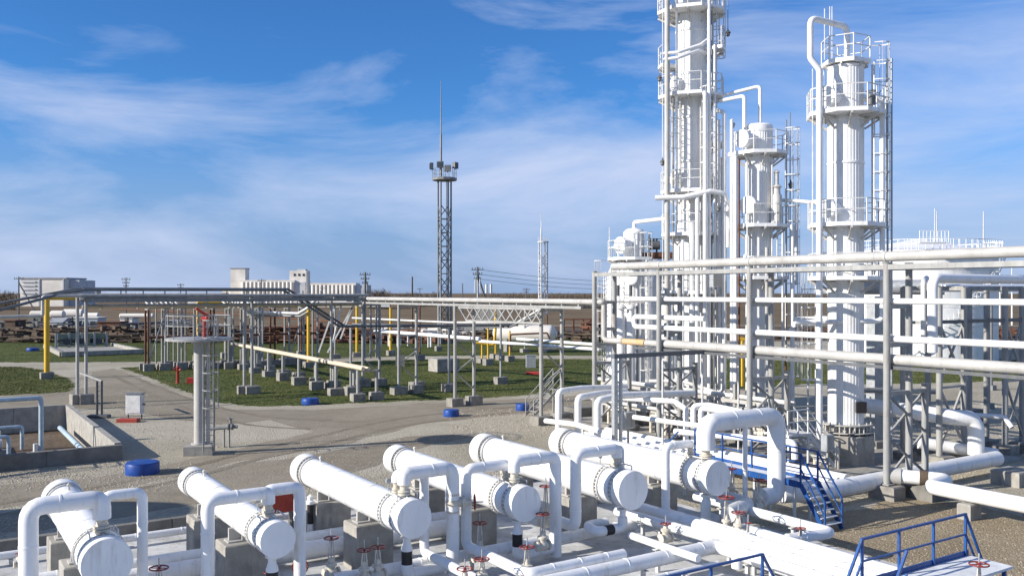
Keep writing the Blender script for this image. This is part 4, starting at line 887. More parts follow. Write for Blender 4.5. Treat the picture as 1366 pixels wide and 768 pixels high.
# fill-in pipework between the rack and the towers
def pr(pts, r, lab, m='white', n=10): return pipe(pts, r, m, lab, n=n, group='pipework among the towers')
pr([W(905, 497, 46), W(905, 545, 46), W(1000, 545, 44), W(1000, 520, 44)], .1, 'grey low loop behind the tallest tower risers', 'steel')
for k, (pts, r, m, lab) in enumerate([
  ([W(745, 590, 44), W(745, 522, 44), W(775, 518, 45), W(835, 516, 47)], .16, 'white', 'leftmost of the low bent pipes behind the exchangers'),
  ([W(771, 590, 42.5), W(771, 530, 42.5), W(800, 525, 43.5), W(835, 522, 45)], .16, 'white', 'second low bent pipe behind the exchangers'),
  ([W(797, 590, 41.5), W(797, 534, 41.5), W(830, 527, 42.5), W(925, 524, 45)], .17, 'white', 'third low bent pipe behind the exchangers'),
  ([W(728, 561, 43.5), W(768, 566, 41.5), W(800, 575, 39.5)], .13, 'white', 'short slanting pipe left of the low bent pipes'),
  ([W(832, 531, 44), W(900, 535, 42.5), W(915, 545, 42), W(915, 590, 42)], .13, 'white', 'pipe arching down in front of the tallest tower base'),
  ([W(845, 556, 42), W(920, 566, 40), W(960, 570, 39)], .12, 'white', 'slanting white pipe below the tallest tower'),
  ([W(925, 590, 41), W(925, 541, 41), W(945, 540, 41), W(990, 549, 40)], .13, 'white', 'bent white pipe left of the tallest loop'),
  ([W(935, 590, 40.4), W(935, 544, 40.4), W(990, 552, 39.4), W(1045, 560, 38.4)], .12, 'white', 'bent white pipe just behind the tallest loop'),
  ([W(1060, 612, 37.5), W(1060, 590, 37.5), W(1042, 588, 37.8), W(900, 575, 41)], .14, 'white', 'white pipe dipping at the foot of the stair'),
  ([W(866, 508, 50), W(910, 508, 49), W(958, 524, 48), W(964, 520, 48), W(964, 470, 48)], .10, 'steel_white', 'grey white pipe looping below the tallest tower'),
  ([W(1060, 436, 45), W(1060, 425, 45), W(1100, 424, 44), W(1130, 424, 43)], .10, 'white', 'small hooked pipe left of the right tower'),
  ([W(1145, 520, 44), W(1250, 522, 46)], .14, 'steel', 'horizontal grey pipe right of the right tower'),
  ([W(1150, 540, 43), W(1270, 556, 41), W(1296, 558, 41), W(1302, 570, 41), W(1302, 606, 41)], .36, 'white', 'fat white pipe bending down on the far right'),
  ([W(1225, 590, 42), W(1330, 606, 41.5)], .28, 'white', 'fat white pipe lying low on the far right'),
  ([W(1180, 545, 46), W(1340, 556, 44), W(1350, 570, 43.6)], .12, 'white', 'thin white pipe curling down at the far right'),
  ]): pr(pts, r, lab, m)
# flat bundle behind the rightmost exchanger
for k, off in enumerate((0, .55, 1.1, 1.6, 2.1)):
    p = Wz(1130, 640, .55)-B*off; r = (.24, .17, .17, .14, .17)[k]
    pr([p+A*15, p], r, ['nearest right edge', 'second', 'third', 'fourth', 'leftmost'][k]+' pipe of the flat bundle behind the rightmost exchanger', n=14)
p = Wz(1095, 655, .6); pr([p-B*1.6+A*.5, p, along(p, B, 1180), along(p, B, 1275), along(p, B, 1330)], .33, 'fat white pipe passing between the rack footings', n=16)
sp = thing('pipe_stand', 'small grey pipe stand under the fat pipe left of the rack footing', 'stand', G(1137, 662)); g_ = Wz(1137, 652, .1)
part('plinth', MB().cbox(z_(g_, .16), (.7, .6, .32), TH, .06), 'concrete_dark', sp, False); part('column', MB().box(z_(g_, .44), (.14, .14, .24), TH).box(z_(g_, .57), (.4, .3, .04), TH), 'steel_white', sp, False)
# U bend pipe at the right edge
h0 = Wz(1240, 649, .85); h1 = h0+B*1.75
t = thing('pipe_loop', 'fat pale pipe with a hairpin bend leaving at the right edge', 'pipe', z_(h0, 0))
part('pipe_run', MB().tube([h1+A*1.7-B*.9, h1+A*.25-B*0, h0+B*.02, h0-A*9], .27, 18, .4, seam=2), 'white', t)
part('coupling', MB().cyl(h1+A*.9-B*.40, h1+A*1.15-B*.56, .29, n=18), 'brown_wood', t); part('sleeve', MB().cyl(h1+A*1.7-B*.9, h1+A*2.2-B*1.2, .33, n=18), 'tan_pipe', t)
for s in (1.5, 5.5): part('support', MB().cbox(z_(h0-A*s, .28), (.7, .5, .56), TH, .04), 'concrete', t, False)
# thin uprights between rack and towers
for k, (px, pt, Y) in enumerate(((884, 480, 43), (937, 478, 43), (985, 476, 44), (1048, 472, 44), (828, 480, 47), (1078, 470, 46))):
    q = W(px, pt, Y); single('upright_pipe', MB().cyl(z_(q, .1), q, .05, n=8), ['steel_white', 'rust'][k in (3,)], 'slender upright pipe under the rack, '+['first from the left of the tallest tower', 'second, in front of the tallest tower', 'third, right of the tallest tower', 'rust red one left of the right tower', 'at the dark trestle post', 'beside the right tower stair'][k], 'pipe', 'slender uprights under the rack')
# pump plinths and machinery under the rack
for k, (px, py, w, d, h, lab) in enumerate(((775, 556, 2.2, 1.4, .7, 'dark concrete plinth behind the low bent pipes'), (880, 560, 1.6, 1.2, .9, 'concrete plinth under the tallest tower pipes'), (985, 565, 2.4, 1.4, .8, 'concrete plinth behind the tallest loop'), (1290, 560, 1.8, 1.2, .7, 'concrete plinth on the far right'), (1352, 645, 1.4, 1.2, .6, 'concrete block at the right edge'), (1240, 665, 1.1, .9, .7, 'block beside the rack footing'))):
    single('plinth', MB().cbox(z_(G(px, py), h/2), (w, d, h), TH, .05), 'concrete_dark' if k != 4 else 'concrete', lab, 'plinth', 'machinery plinths')
for k, (px, py) in enumerate(((850, 548), (962, 553), (1215, 562))):
    q = G(px, py); t = thing('pump', ['pale pump left of the tallest tower base', 'pale pump right of the tallest tower base', 'pale pump behind the rack bracing'][k], 'pump', q, 'pumps among the towers')
    part('base_plate', MB().box(z_(q, .25), (1.8, .7, .5), TH), 'concrete', t, False); part('motor', MB().lathe([(.22, -.75), (.25, -.7), (.25, 0), (.18, .05)], z_(q, .82), 16, B), 'panel_green', t); part('casing', MB().lathe([(.12, .1), (.3, .2), (.3, .5), (.15, .55)], z_(q, .82), 16, B).cyl(z_(q+B*.35, .9), z_(q+B*.35, 1.5), .09), 'cream_valve', t)

# ------------------------------------------------------------------ right-hand rack carrying the big duct pipe
r0 = z_(W(1253, 400, 41), 0); t = thing('pipe_rack', 'blue grey lattice braced rack at the right edge below the big pipe', 'pipe rack', r0)
for w in (0, 2.0, 5.6, 7.2):
    for a in (0, 1.8):
        q = r0+B*w+A*a; part('post', MB().cyl(z_(q, .4), z_(q, 8.25), .14, n=12), 'steel', t); piece('footing', foot_me, t, z_(q, 0), TH)
    part('cross_beam', MB().bar(z_(r0+B*w, 8.2), z_(r0+B*w+A*1.8, 8.2), .18, .2), 'steel', t, False); part('cross_beam', MB().bar(z_(r0+B*w, 6.6), z_(r0+B*w+A*1.8, 6.6), .14, .14), 'steel', t, False)
for w0, w1 in ((0, 2.0), (5.6, 7.2)):
    for z0, z1 in ((.7, 3.6), (3.7, 6.5)):
        for a, b in ((z0, z1), (z1, z0)): part('brace', MB().bar(z_(r0+B*w0, a)+A*(.05 if a < b else -.05), z_(r0+B*w1, b)+A*(.05 if a < b else -.05), .09), 'steel', t, False)
    part('tie_beam', MB().bar(z_(r0+B*w0, 3.65), z_(r0+B*w1, 3.65), .1), 'steel', t, False)
part('side_beam', MB().bar(z_(r0, 6.65), z_(r0+B*12, 6.65), .12, .16), 'dark_steel', t, False)
bp = W(1244, 371, 40.2); pipe([W(1244, 470, 40.2), bp, z_(bp+B*14, bp.z)], .215, 'white', 'big pale pipe turning right on top of the right edge rack', n=20, bend=.5)
pipe([W(1232, 470, 41), W(1232, 376, 41), W(1236, 371, 43)], .12, 'steel_white', 'slim bent pipe left of the big pale pipe')
q = W(1258, 384, 46); pipe([q, z_(q+B*14, q.z)], .2, 'white', 'white pipe behind and below the big pale pipe')
q = W(1150, 383, 52); pipe([q, W(1260, 383, 50)], .42, 'galv', 'grey drum like pipe between the right tower and the big pale pipe', n=20)
q = W(1180, 400, 60); t = thing('support_column', 'broad grey blue support column right of the right tower', 'column', z_(W(1165, 400, 46), 0))
part('shaft', MB().box(z_(W(1168, 400, 46), 3.9), (.85, .5, 7.8), TH), 'galv', t, False); part('foot', MB().cbox(z_(W(1168, 400, 46), .25), (1.3, 1.0, .5), TH, .05), 'concrete', t, False)
q = G(1318, 560)
for k, (px, py, lab) in enumerate(((1318, 545, 'slim dark stanchion at the right, nearer one'), (1322, 520, 'slim dark stanchion at the right, farther one'))):
    q = G(px, py); single('stanchion', MB().cyl(z_(q, 0), z_(q, 7.4), .14, n=10).box(z_(q, .2), (.6, .6, .4), TH), 'mast', lab, 'post')

# ------------------------------------------------------------------ storage tank
TK = z_(W(1222, 400, 110), 0); RT = 8.9
t = thing('storage_tank', 'large white storage tank with a railed roof behind the right edge rack', 'tank', TK)
ZT = 12.6
part('wall', MB().lathe([(RT, 0), (RT, ZT), (RT+.08, ZT), (RT+.08, ZT+.12)], TK, 72), 'white', t)
sb = MB()
for k in range(1, 6): sb.lathe([(RT, k*2.1), (RT+.03, k*2.1+.02), (RT+.03, k*2.1+.07), (RT, k*2.1+.09)], TK, 72)
part('course_seams', sb, 'steel_white', t); part('roof', MB().lathe([(RT+.08, ZT+.12), (RT*.5, ZT+1.1), (.3, ZT+1.9), (.05, ZT+1.95)], TK, 72), 'white', t)
o = part('walkway', MB().sector(TK, RT-.2, RT+.5, ZT+.12, ZT+.24, n=48), 'deck_white', t, False)
part('guard_rail', guard(TK, RT+.45, ZT+.24, 1.2, n=40, m='white'), 'white', o, False); part('guard_rail', guard(TK, RT-.15, ZT+.3, 1.15, n=30, m='white'), 'white', o, False)
part('stair_landing', MB().box((TK.x-2.9, TK.y-RT-1.3, ZT+.9), (3.2, 1.5, .12)), 'deck_white', t, False); g_ = MB()
for k in range(9):
    x = TK.x-4.5+k*.4; g_.bar((x, TK.y-RT-2.0, ZT+.9), (x, TK.y-RT-2.0, ZT+2.2), .05)
for z in (1.5, 2.2): g_.bar((TK.x-4.5, TK.y-RT-2.0, ZT+z), (TK.x-1.3, TK.y-RT-2.0, ZT+z), .06)
part('landing_rail', g_, 'white', t, False)
g_ = MB(); prev = None
for k in range(26):
    a = R(-120+k*3.2); p = Vector((TK.x+(RT+.5)*math.cos(a), TK.y+(RT+.5)*math.sin(a), .5+k*.47)); g_.box(p, (.9, .3, .05), a)
    q = Vector((TK.x+(RT+.95)*math.cos(a), TK.y+(RT+.95)*math.sin(a), p.z)); g_.bar(q, q+Zv*1.05, .05)
    if prev: g_.bar(prev+Zv*1.05, q+Zv*1.05, .05); g_.bar(prev, q, .05, .2)
    prev = q
part('spiral_stair', g_, 'deck_white', t, False)
for k, (px, pt, Y, lab) in enumerate(((1247, 278, 180, 'left lightning rod beyond the tank'), (1249.5, 282, 181, 'lightning rod just right of the left one beyond the tank'), (1312, 282, 170, 'tall lightning rod at the right edge of the tank'), (1330, 345, 220, 'far rod right of the tank, first'), (1334, 345, 221, 'far rod right of the tank, second'), (1350, 350, 220, 'far rod right of the tank, third'))):
    q = z_(W(px, 400, Y), 0); single('lightning_rod', MB().rings([q, z_(q, 12), W(px, pt, Y)], [.25, .18, .08], 8), 'steel_white', lab, 'mast', 'lightning rods by the tank')

# ------------------------------------------------------------------ fire monitor tower
FM = z_(W(266, 400, 44.6), 0)
t = thing('fire_monitor_tower', 'round railed platform on a single pole with a red water cannon', 'tower', FM)
part('footing', MB().cbox(z_(FM, .25), (1.35, 1.15, .5), .2, .05), 'concrete', t, False); part('pole', MB().cyl(z_(FM, .5), z_(FM, 5.6), .265, n=28).cyl(z_(FM, 5.45), z_(FM, 5.6), .40, n=28).cyl(z_(FM, .5), z_(FM, .56), .4, n=24), 'tan_pipe', t)
part('riser_pipe', MB().cyl(z_(FM+Vector((.42, .05, 0)), .3), z_(FM+Vector((.42, .05, 0)), 5.6), .10, n=14), 'tan_pipe', t)
o = part('platform', MB().lathe([(1.55, 5.62), (1.60, 5.63), (1.60, 5.73), (1.55, 5.76)], FM, 40), 'steel', t); part('guard_rail', guard(FM, 1.55, 5.76, 1.1, n=9), 'steel', o, False)
ladder(t, FM+Vector((.62, -.5, 0)), (.75, -1, 0), .2, 5.8, m='steel')
t = thing('water_cannon', 'red fire water cannon on top of the pole platform', 'water cannon', z_(FM+Vector((.25, 0, 0)), 5.78)); c = z_(FM+Vector((.25, 0, 0)), 5.78)
part('riser', MB().cyl(c, c+Zv*.9, .09, n=12), 'red_bright', t); part('swivel', MB().cyl(c+Zv*.9+Vector((-.14, 0, 0)), c+Zv*.9+Vector((.14, 0, 0)), .13, n=14), 'red_bright', t); part('barrel', MB().rings([c+Zv*.9, c+Zv*1.05+Vector((.2, -.1, 0)), c+Zv*1.45+Vector((-.25, -.5, 0))], [.09, .08, .06], 12), 'red_bright', t)
V0 = z_(W(305, 400, 46.5), 0); t = thing('valve_stand', 'small dark valve on a grey stand beside the monitor pole', 'valve', V0)
for s in (-.12, .14): part('leg', MB().cyl(z_(V0+Vector((s-.12, 0, 0)), 0), z_(V0+Vector((s-.12, 0, 0)), 1.0), .06, n=8), 'steel', t)
part('pipe_run', MB().tube([z_(V0+Vector((-1.1, 0, 0)), .95), z_(V0+Vector((.45, 0, 0)), 1.08)], .09, 10), 'mast', t); part('valve_body', MB().lathe([(.1, -.16), (.18, -.12), (.18, -.07), (.1, 0), (.18, .07), (.18, .12), (.1, .16)], z_(V0+Vector((.1, 0, 0)), 1.08), 12, (1, 0, 0)).cyl(z_(V0+Vector((.1, 0, 0)), 1.1), z_(V0+Vector((.1, 0, 0)), 1.5), .06).torus(z_(V0+Vector((.1, 0, 0)), 1.5), (0, 0, 1), .14, .025), 'mast', t)
part('upright', MB().cyl(z_(V0+Vector((-.75, 0, 0)), .2), z_(V0+Vector((-.75, 0, 0)), 3.4), .05, n=8), 'mast', t)

# ------------------------------------------------------------------ yard furniture
for k, (px, py, dpx, hpx, lab) in enumerate(((190, 631, 43, 16, 'blue round well ring beside the road at the left'), (414, 539, 23, 8, 'blue round well ring on the lawn edge, left of centre'), (602, 555, 21, 8, 'blue round well ring by the braced trestle'), (697, 547, 18, 6, 'blue round well ring half hidden by the trestle stair'), (44, 468, 16, 4, 'small far blue well ring on the back lawn'))):
    q = G(px, py); d = dpx*q.y/K; h = max(.4, hpx*q.y/K*.9); t = thing('well_ring', lab, 'well ring', q, 'blue well rings')
    part('ring', MB().lathe([(d/2*.99, .0), (d/2, .02), (d/2, h-.03), (d/2*.98, h)], q, 32), 'blue_drum', t); part('cover', MB().lathe([(d/2*.93, h), (d/2*.93, h+.04), (d/2*.3, h+.06), (.02, h+.065)], q, 32), 'blue_drum', t)
q = G(180, 560); t = thing('control_cabinet', 'white control cabinet on thin legs near the pit', 'cabinet', q)
part('body', MB().cbox(z_(q, 1.02), (1.0, .45, 1.25), -.05, .03), 'steel_white', t, False); part('door', MB().box((q.x, q.y-.245, 1.02), (.86, .03, 1.1), -.05), 'steel_white', t, False); part('roof', MB().box(z_(q, 1.68), (1.1, .6, .05), -.05), 'mast', t, False)
for s in (-.42, .42): part('leg', MB().bar(z_(q+Vector((s, 0, 0)), 0), z_(q+Vector((s, 0, 0)), .4), .07), 'dark_steel', t, False); part('clamp', MB().box((q.x+s*1.35, q.y, 1.0), (.16, .1, .1)), 'dark_steel', t, False)
q = G(176, 561); single('red_plinth', MB().cbox(z_(q-Vector((0, .5, 0)), .11), (1.25, .6, .22), 0, .04), 'red', 'flat red plinth below the white cabinet', 'plinth')
q = G(237, 511); t = thing('fire_hydrant', 'red T shaped fire hydrant on the lawn', 'hydrant', q)
part('barrel', MB().lathe([(.2, 0), (.2, .06), (.13, .08), (.13, 1.35), (.17, 1.4), (.1, 1.5), (.03, 1.55)], q, 14), 'red', t)
for s in (-1, 1): part('outlet', MB().lathe([(.08, 0), (.08, .22), (.12, .23), (.12, .34)], z_(q, 1.15), 12, (s, -.2, .15)), 'red', t)
q = G(254, 511); single('red_box', MB().cbox(z_(q, .25), (.55, .5, .5), .2, .04), 'red_bright', 'small bright red box on the lawn beside the monitor pole', 'box')
q = G(132, 557); t = thing('pipe_stand', 'dark twin post stand with a sloping handrail by the pit', 'stand', q)
for s in (-.12, .18): part('post', MB().bar(z_(q+Vector((s, 0, 0)), .1), z_(q+Vector((s, 0, 0)), 2.35), .12), 'dark_steel', t, False)
part('base_plate', MB().cbox(z_(q, .1), (1.3, .6, .2), 0, .04), 'dark_steel', t, False); part('arm', MB().bar(z_(q+Vector((.2, 0, 0)), 2.35), W(107, 497, 60), .1), 'steel', t, False)
for k in range(6): part('rung', MB().bar(z_(q+Vector((-.12, 0, 0)), .5+k*.3), z_(q+Vector((.18, 0, 0)), .5+k*.3), .03), 'mast', t, False)
# concrete pit with pumps
k0 = z_(G(158, 613), 0); t = thing('concrete_pit', 'concrete walled pit at the left edge', 'pit', k0)
def wall(a, b, z0, z1, th, m='concrete'):
    d = (b-a).normalized(); n_ = max(1, int((b-a).length/3))
    for i in range(n_):
        p = a.lerp(b, i/n_); q = a.lerp(b, (i+1)/n_); part('wall_panel', MB().bar(z_(p+d*.008, (z0+z1)/2), z_(q-d*.008, (z0+z1)/2), th, z1-z0), m, t, False)
kb = k0+A*17.8
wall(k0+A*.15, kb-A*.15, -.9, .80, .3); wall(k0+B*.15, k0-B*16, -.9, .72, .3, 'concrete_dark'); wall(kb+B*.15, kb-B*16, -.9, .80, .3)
PF = -.75
struct('pit_floor', MB().box(z_(k0-B*8+A*8.9, PF-.02), (15.9, 17.7, .04), TH), 'yard')
mat('pale_blue', (.40, .50, .56), .45, var=.25, scale=3, grime=.6, gcol=(.2, .2, .2), gs=2)
def pitpipe(pts, r, lab): return pipe(pts, r, 'pale_blue', lab, n=10, group='pale pipes in the pit')
pitpipe([z_(k0-B*.9+A*14, .6), z_(k0-B*.9+A*2, .6), z_(k0-B*.9+A*2, .1)], .14, 'pale pipe along the inside of the right pit wall'); pitpipe([z_(k0-B*5+A*2, .5), z_(k0-B*5+A*12, .5)], .16, 'pale pipe through the middle of the pit')
pitpipe([z_(k0-B*2.6+A*7, .1), z_(k0-B*2.6+A*7, 3.2), z_(k0-B*12+A*7, 3.2)], .12, 'upright pipe with a long arm across the pit'); pitpipe([z_(k0-B*6+A*5, .1), z_(k0-B*6+A*5, 1.6), z_(k0-B*10+A*5, 1.6)], .16, 'lower bent pipe crossing the pit'); pitpipe([z_(k0-B*7.3+A*9, .1), z_(k0-B*7.3+A*9, 1.3), z_(k0-B*12+A*9, 1.3)], .14, 'bent pipe at the back of the pit')
for k, (b_, a_) in enumerate(((3.6, 3.0), (6.5, 3.2), (4.8, 8.5))):
    q = k0-B*b_+A*a_; tt = thing('pump', ['pale pump nearest the pit corner', 'pale pump left of the corner pump in the pit', 'pale pump at the middle of the pit'][k], 'pump', q, 'pumps in the pit')
    part('base_plate', MB().box(z_(q, .2), (1.5, .7, .36), TH), 'concrete', tt, False); part('motor', MB().lathe([(.24, -.7), (.27, -.65), (.27, 0), (.15, .05)], z_(q, .72), 16, B), 'steel_white', tt); part('casing', MB().lathe([(.12, .1), (.32, .2), (.32, .48), (.15, .52)], z_(q, .72), 16, B).cyl(z_(q+B*.35, .8), z_(q+B*.35, 1.4), .1), 'steel_white', tt)
q = k0-B*5.6-A*.5; t = thing('pit_stair', 'dark blue steel stair over the front pit wall', 'stair', q)
stair(t, z_(q+A*.3, 1.5), z_(q-A*1.3, .05), -B, 1.0, 6, 'dark_steel', 'dark_steel', mr='blue')
part('landing', MB().box(z_(q+A*.9-B*.5, 1.47), (1.0, 1.2, .06), TH), 'dark_steel', t, False)
for s in (0, -1.0): part('landing_post', MB().bar(z_(q+A*.3+B*s, .7), z_(q+A*.3+B*s, 2.5), .07), 'blue', t, False); part('landing_post', MB().bar(z_(q+A*1.5+B*s, .05), z_(q+A*1.5+B*s, 2.5), .07), 'blue', t, False); part('landing_rail', MB().bar(z_(q+A*.3+B*s, 2.5), z_(q+A*1.5+B*s, 2.5), .05), 'blue', t, False)

# low stair beside the nearer trestle
q = G(712, 556); t = thing('access_stair', 'grey railed step stair at the foot of the trestle near the yard centre', 'stair', q)
stair(t, z_(q+B*2.2, 1.9), z_(q, .05), A, .9, 7, 'steel', 'steel', mr='steel')
for s in (0, .9): part('leg', MB().bar(z_(q+B*2.2+A*s, 0), z_(q+B*2.2+A*s, 2.95), .07), 'steel', t, False)
q = G(592, 496); single('concrete_tank', MB().cbox(z_(q, .75), (2.5, 1.9, 1.3), TH, .05).box(z_(q, 1.33), (2.3, 1.7, .06), TH), 'concrete', 'pale concrete box tank on the lawn behind the trestles', 'tank')
for k, (px, py, h, lab) in enumerate(((708, 490, 1.3, 'grey switch cabinet on the lawn right of centre'), (534, 488, 1.1, 'dark grey block on the lawn by the trestle'))): q = G(px, py); single('switch_box', MB().cbox(z_(q, h/2), (1.0, .8, h), .1, .04).box(z_(q, h+.02), (1.06, .86, .04), .1), ['galv', 'concrete_dark'][k], lab, 'cabinet')
q = G(712, 499); single('red_plinth', MB().cbox(z_(q, .12), (1.5, .7, .24), 0, .04), 'red_bright', 'low bright red slab on the lawn right of centre', 'plinth')

# concrete basin on the back lawn with the grey trough
t = thing('concrete_basin', 'pale concrete basin slab with a raised rim on the back lawn', 'basin', G(130, 473))
c4 = [G(60, 465), G(82, 476), G(189, 472), G(150, 463)]
m_ = MB(); m_.add([(*p[:2], .22) for p in c4]+[(*p[:2], 0) for p in c4], [(0, 1, 2, 3), (0, 4, 5, 1), (1, 5, 6, 2), (2, 6, 7, 3), (3, 7, 4, 0)]); part('slab', m_, 'concrete', t, False)
for a, b in ((0, 1), (1, 2), (2, 3)): part('rim', MB().bar(z_(c4[a], .36), z_(c4[b], .36), .45, .55), 'concrete', t, False)
t = thing('trough', 'long grey trough on posts with dark openings behind the basin', 'trough', G(110, 465)); a = G(77, 465.5); b = G(144, 463.5)
part('upper_panel', MB().bar(z_(a, 1.75), z_(b, 1.75), .6, .8), 'panel_green', t, False); part('lower_panel', MB().bar(z_(a, .6), z_(b, .6), .9, .35), 'panel_green', t, False)
for i in range(5): p = a.lerp(b, i/4); part('post', MB().bar(z_(p-Vector((0, .4, 0)), 0), z_(p-Vector((0, .4, 0)), 2.3), .3), 'steel', t, False)
for i in range(3): p = a.lerp(b, (i+.62)/3.3); part('opening', MB().box(z_(p-Vector((0, .5, 0)), 1.05), (1.7, .2, .75)), 'window_dark', t, False)

# bullet tank
BT = W(724, 445, 120); t = thing('bullet_tank', 'white horizontal bullet tank behind the long rack', 'tank', z_(BT, 0)); ax = Vector((.93, -.37, 0)); rb = 1.2
ln = 6.5; prof = [(.05, -ln-.6), (.6, -ln-.5), (1.0, -ln-.25), (rb, -ln)]+[(rb, 1.2), (1.0, 1.5), (.6, 1.75), (.05, 1.85)]
part('shell', MB().lathe(prof, BT, 32, ax), 'silo', t); 
for s in (-5, 0): part('saddle', MB().box(z_(BT+ax*s, BT.z/2-.35), (.5, 2, BT.z-.7), math.atan2(ax.y, ax.x)), 'concrete', t, False)
part('end_ring', MB().lathe([(.35, 1.75), (.4, 1.8), (.4, 1.95), (.3, 1.97)], BT, 20, ax), 'steel_white', t)

# ------------------------------------------------------------------ masts
def lattice_mast(label, px, Y, base_px_w, ptop, ptip, m, pw, lights=True, rails=True):
    c = z_(W(px, 400, Y), 0); w = base_px_w*Y/K/2; zt = W(px, ptop, Y).z; tip = W(px, ptip, Y).z
    t = thing('lattice_mast', label, 'mast', c); cs = [Vector((sx*w, sy*w, 0)) for sx, sy in ((-1, -1), (1, -1), (1, 1), (-1, 1))]
    rot = Matrix.Rotation(.35, 3, 'Z'); cs = [rot @ q for q in cs]
    for q in cs: part('leg', MB().bar(c+q, z_(c+q, zt), w*.24), m, t, False)
    lt = MB(); k = 0; dz = w*2.6; z = .3
    while z+dz < zt-2:
        for i in range(4):
            a, b = cs[i], cs[(i+1) % 4]
            if k % 2: a, b = b, a
            lt.bar(z_(c+a, z), z_(c+b, z+dz), w*.15); lt.bar(z_(c+a, z), z_(c+b, z), w*.13)
        z += dz; k += 1
    part('lattice', lt, m, t, False)
    pr_ = pw*Y/K/2; o = part('platform', MB().sector(c, .15, pr_, zt-.1, zt+.28, n=12), m, t, False); part('guard_rail', guard(c, pr_-.05, zt+.2, 1.5, n=8, m=m), m, o, False)
    off = cs[0]; part('spike', MB().rings([z_(c+off, zt), z_(c+off, zt+(tip-zt)*.45), z_(c+off, zt+(tip-zt)*.46), z_(c+off, zt+(tip-zt)*.75), z_(c+off, tip)], [w*.24, w*.2, w*.13, w*.1, w*.04], 8), m, t)
    ladder(t, c+cs[1]*.3+Vector((0, 0, 0)), (1, 0, 0), 1, zt, cage=False, m=m)
    if lights:
        for a in (R(190), R(255), R(330), R(80)):
            d = Vector((math.cos(a), math.sin(a), 0)); p = z_(c+d*(pr_+.1), zt+2.1); fl = part('floodlight', MB().box(p, (.95, .5, .95), a+math.pi/2), 'dark_steel', t, False); part('bracket', MB().bar(z_(p-d*.1, zt+1.4), p, .12), 'dark_steel', fl, False); part('lens', MB().box(p+d*.28, (.75, .06, .75), a+math.pi/2), 'window_dark', fl, False)
    return t
lattice_mast('tall grey lattice floodlight mast with a round platform and long spike', 593, 140, 14, 240, 110, 'mast', 33)
lattice_mast('distant white lattice mast with a small platform', 724.5, 330, 9, 323, 283, 'steel_white', 15, lights=False)
# ------------------------------------------------------------------ utility poles and cables
def upole(px, ptop, Y, label, strut=0, arms=2, m='dark_steel', w=.16):
    c = z_(W(px, 400, Y), 0); zt = W(px, ptop, Y).z; t = thing('utility_pole', label, 'pole', c, 'utility poles on the skyline')
    part('shaft', MB().rings([c, z_(c, zt)], [w*1.4, w], 8), m, t)
    for k in range(arms): part('crossarm', MB().bar(z_(c, zt-.6-k*1.0)-Vector((1.3-.3*k, 0, 0)), z_(c, zt-.6-k*1.0)+Vector((1.3-.3*k, 0, 0)), .18), m, t, False); 
    ins = MB()
    for k in range(arms):
        for s in (-1.1, -.5, .5, 1.1): ins.cyl(z_(c+Vector((s*(1-.2*k), 0, 0)), zt-.5-k), z_(c+Vector((s*(1-.2*k), 0, 0)), zt-.15-k), .09, n=6)
    if arms: part('insulators', ins, m, t, False)
    if strut: part('strut', MB().bar(z_(c, zt-1.5), z_(c+Vector((strut, 0, 0)), 0), .28), m, t, False)
    return c, zt
upole(487, 363, 210, 'utility pole with a leaning strut right of the grain store', strut=4.5, arms=3, w=.22); pk_, zk = upole(637, 356, 190, 'utility pole with a strut and stacked arms right of the mast', strut=3.8, arms=3, w=.22)
upole(168, 370, 260, 'utility pole above the left wing of the rack', arms=3); upole(349, 372, 280, 'utility pole in front of the pale silos', arms=1); upole(241, 378, 330, 'small utility pole left of the grain store', arms=2)
upole(550, 369, 200, 'bare thin pole between the grain store and the mast', arms=0, m='brown_wood'); upole(560, 384, 420, 'low far utility pole left of the mast', arms=1); upole(702, 384, 330, 'low utility pole left of the white mast', arms=2); upole(430, 383, 500, 'tiny pole over the silo roofs', arms=1); upole(617, 378, 300, 'thin aerial pole just right of the mast', arms=0); upole(25, 369, 240, 'utility pole with strut at the left white building', strut=6, arms=1)
for k in range(3):
    a = z_(pk_+Vector((0, 0, 0)), zk-.5-k); b = Vector((pk_.x+46, pk_.y+10, zk-2.6-k*.8)); pts = []
    for i in range(13): s = i/12; p = a.lerp(b, s); p.z -= 2.0*math.sin(math.pi*s)*.6; pts.append(p)
    single('power_cable', MB().rings(pts, [.045]*13, 5), 'dark_steel', ['top', 'middle', 'lowest'][k]+' power cable running right from the strutted pole', 'cable', 'power cables')
q = z_(W(652, 400, 180), 0); t = thing('antenna_frame', 'small white frame and antenna boxes right of the strutted pole', 'antenna', q)
part('frame', MB().bar(z_(q+Vector((-2.2, 0, 0)), 6), W(637, 373, 180), .14).bar(W(633, 390, 180), W(634, 372, 180), .14).bar(W(641, 390, 180), W(640, 372, 180), .14).bar(W(633, 380, 180), W(641, 380, 180), .12), 'steel_white', t, False)
for px in (649, 655): part('antenna_box', MB().bar(W(px, 391, 180), W(px, 379, 180), .35), 'steel_white', t, False)
part('plinth', MB().box(z_(q, 3.5), (5, 3, 7)), 'concrete', t, False)

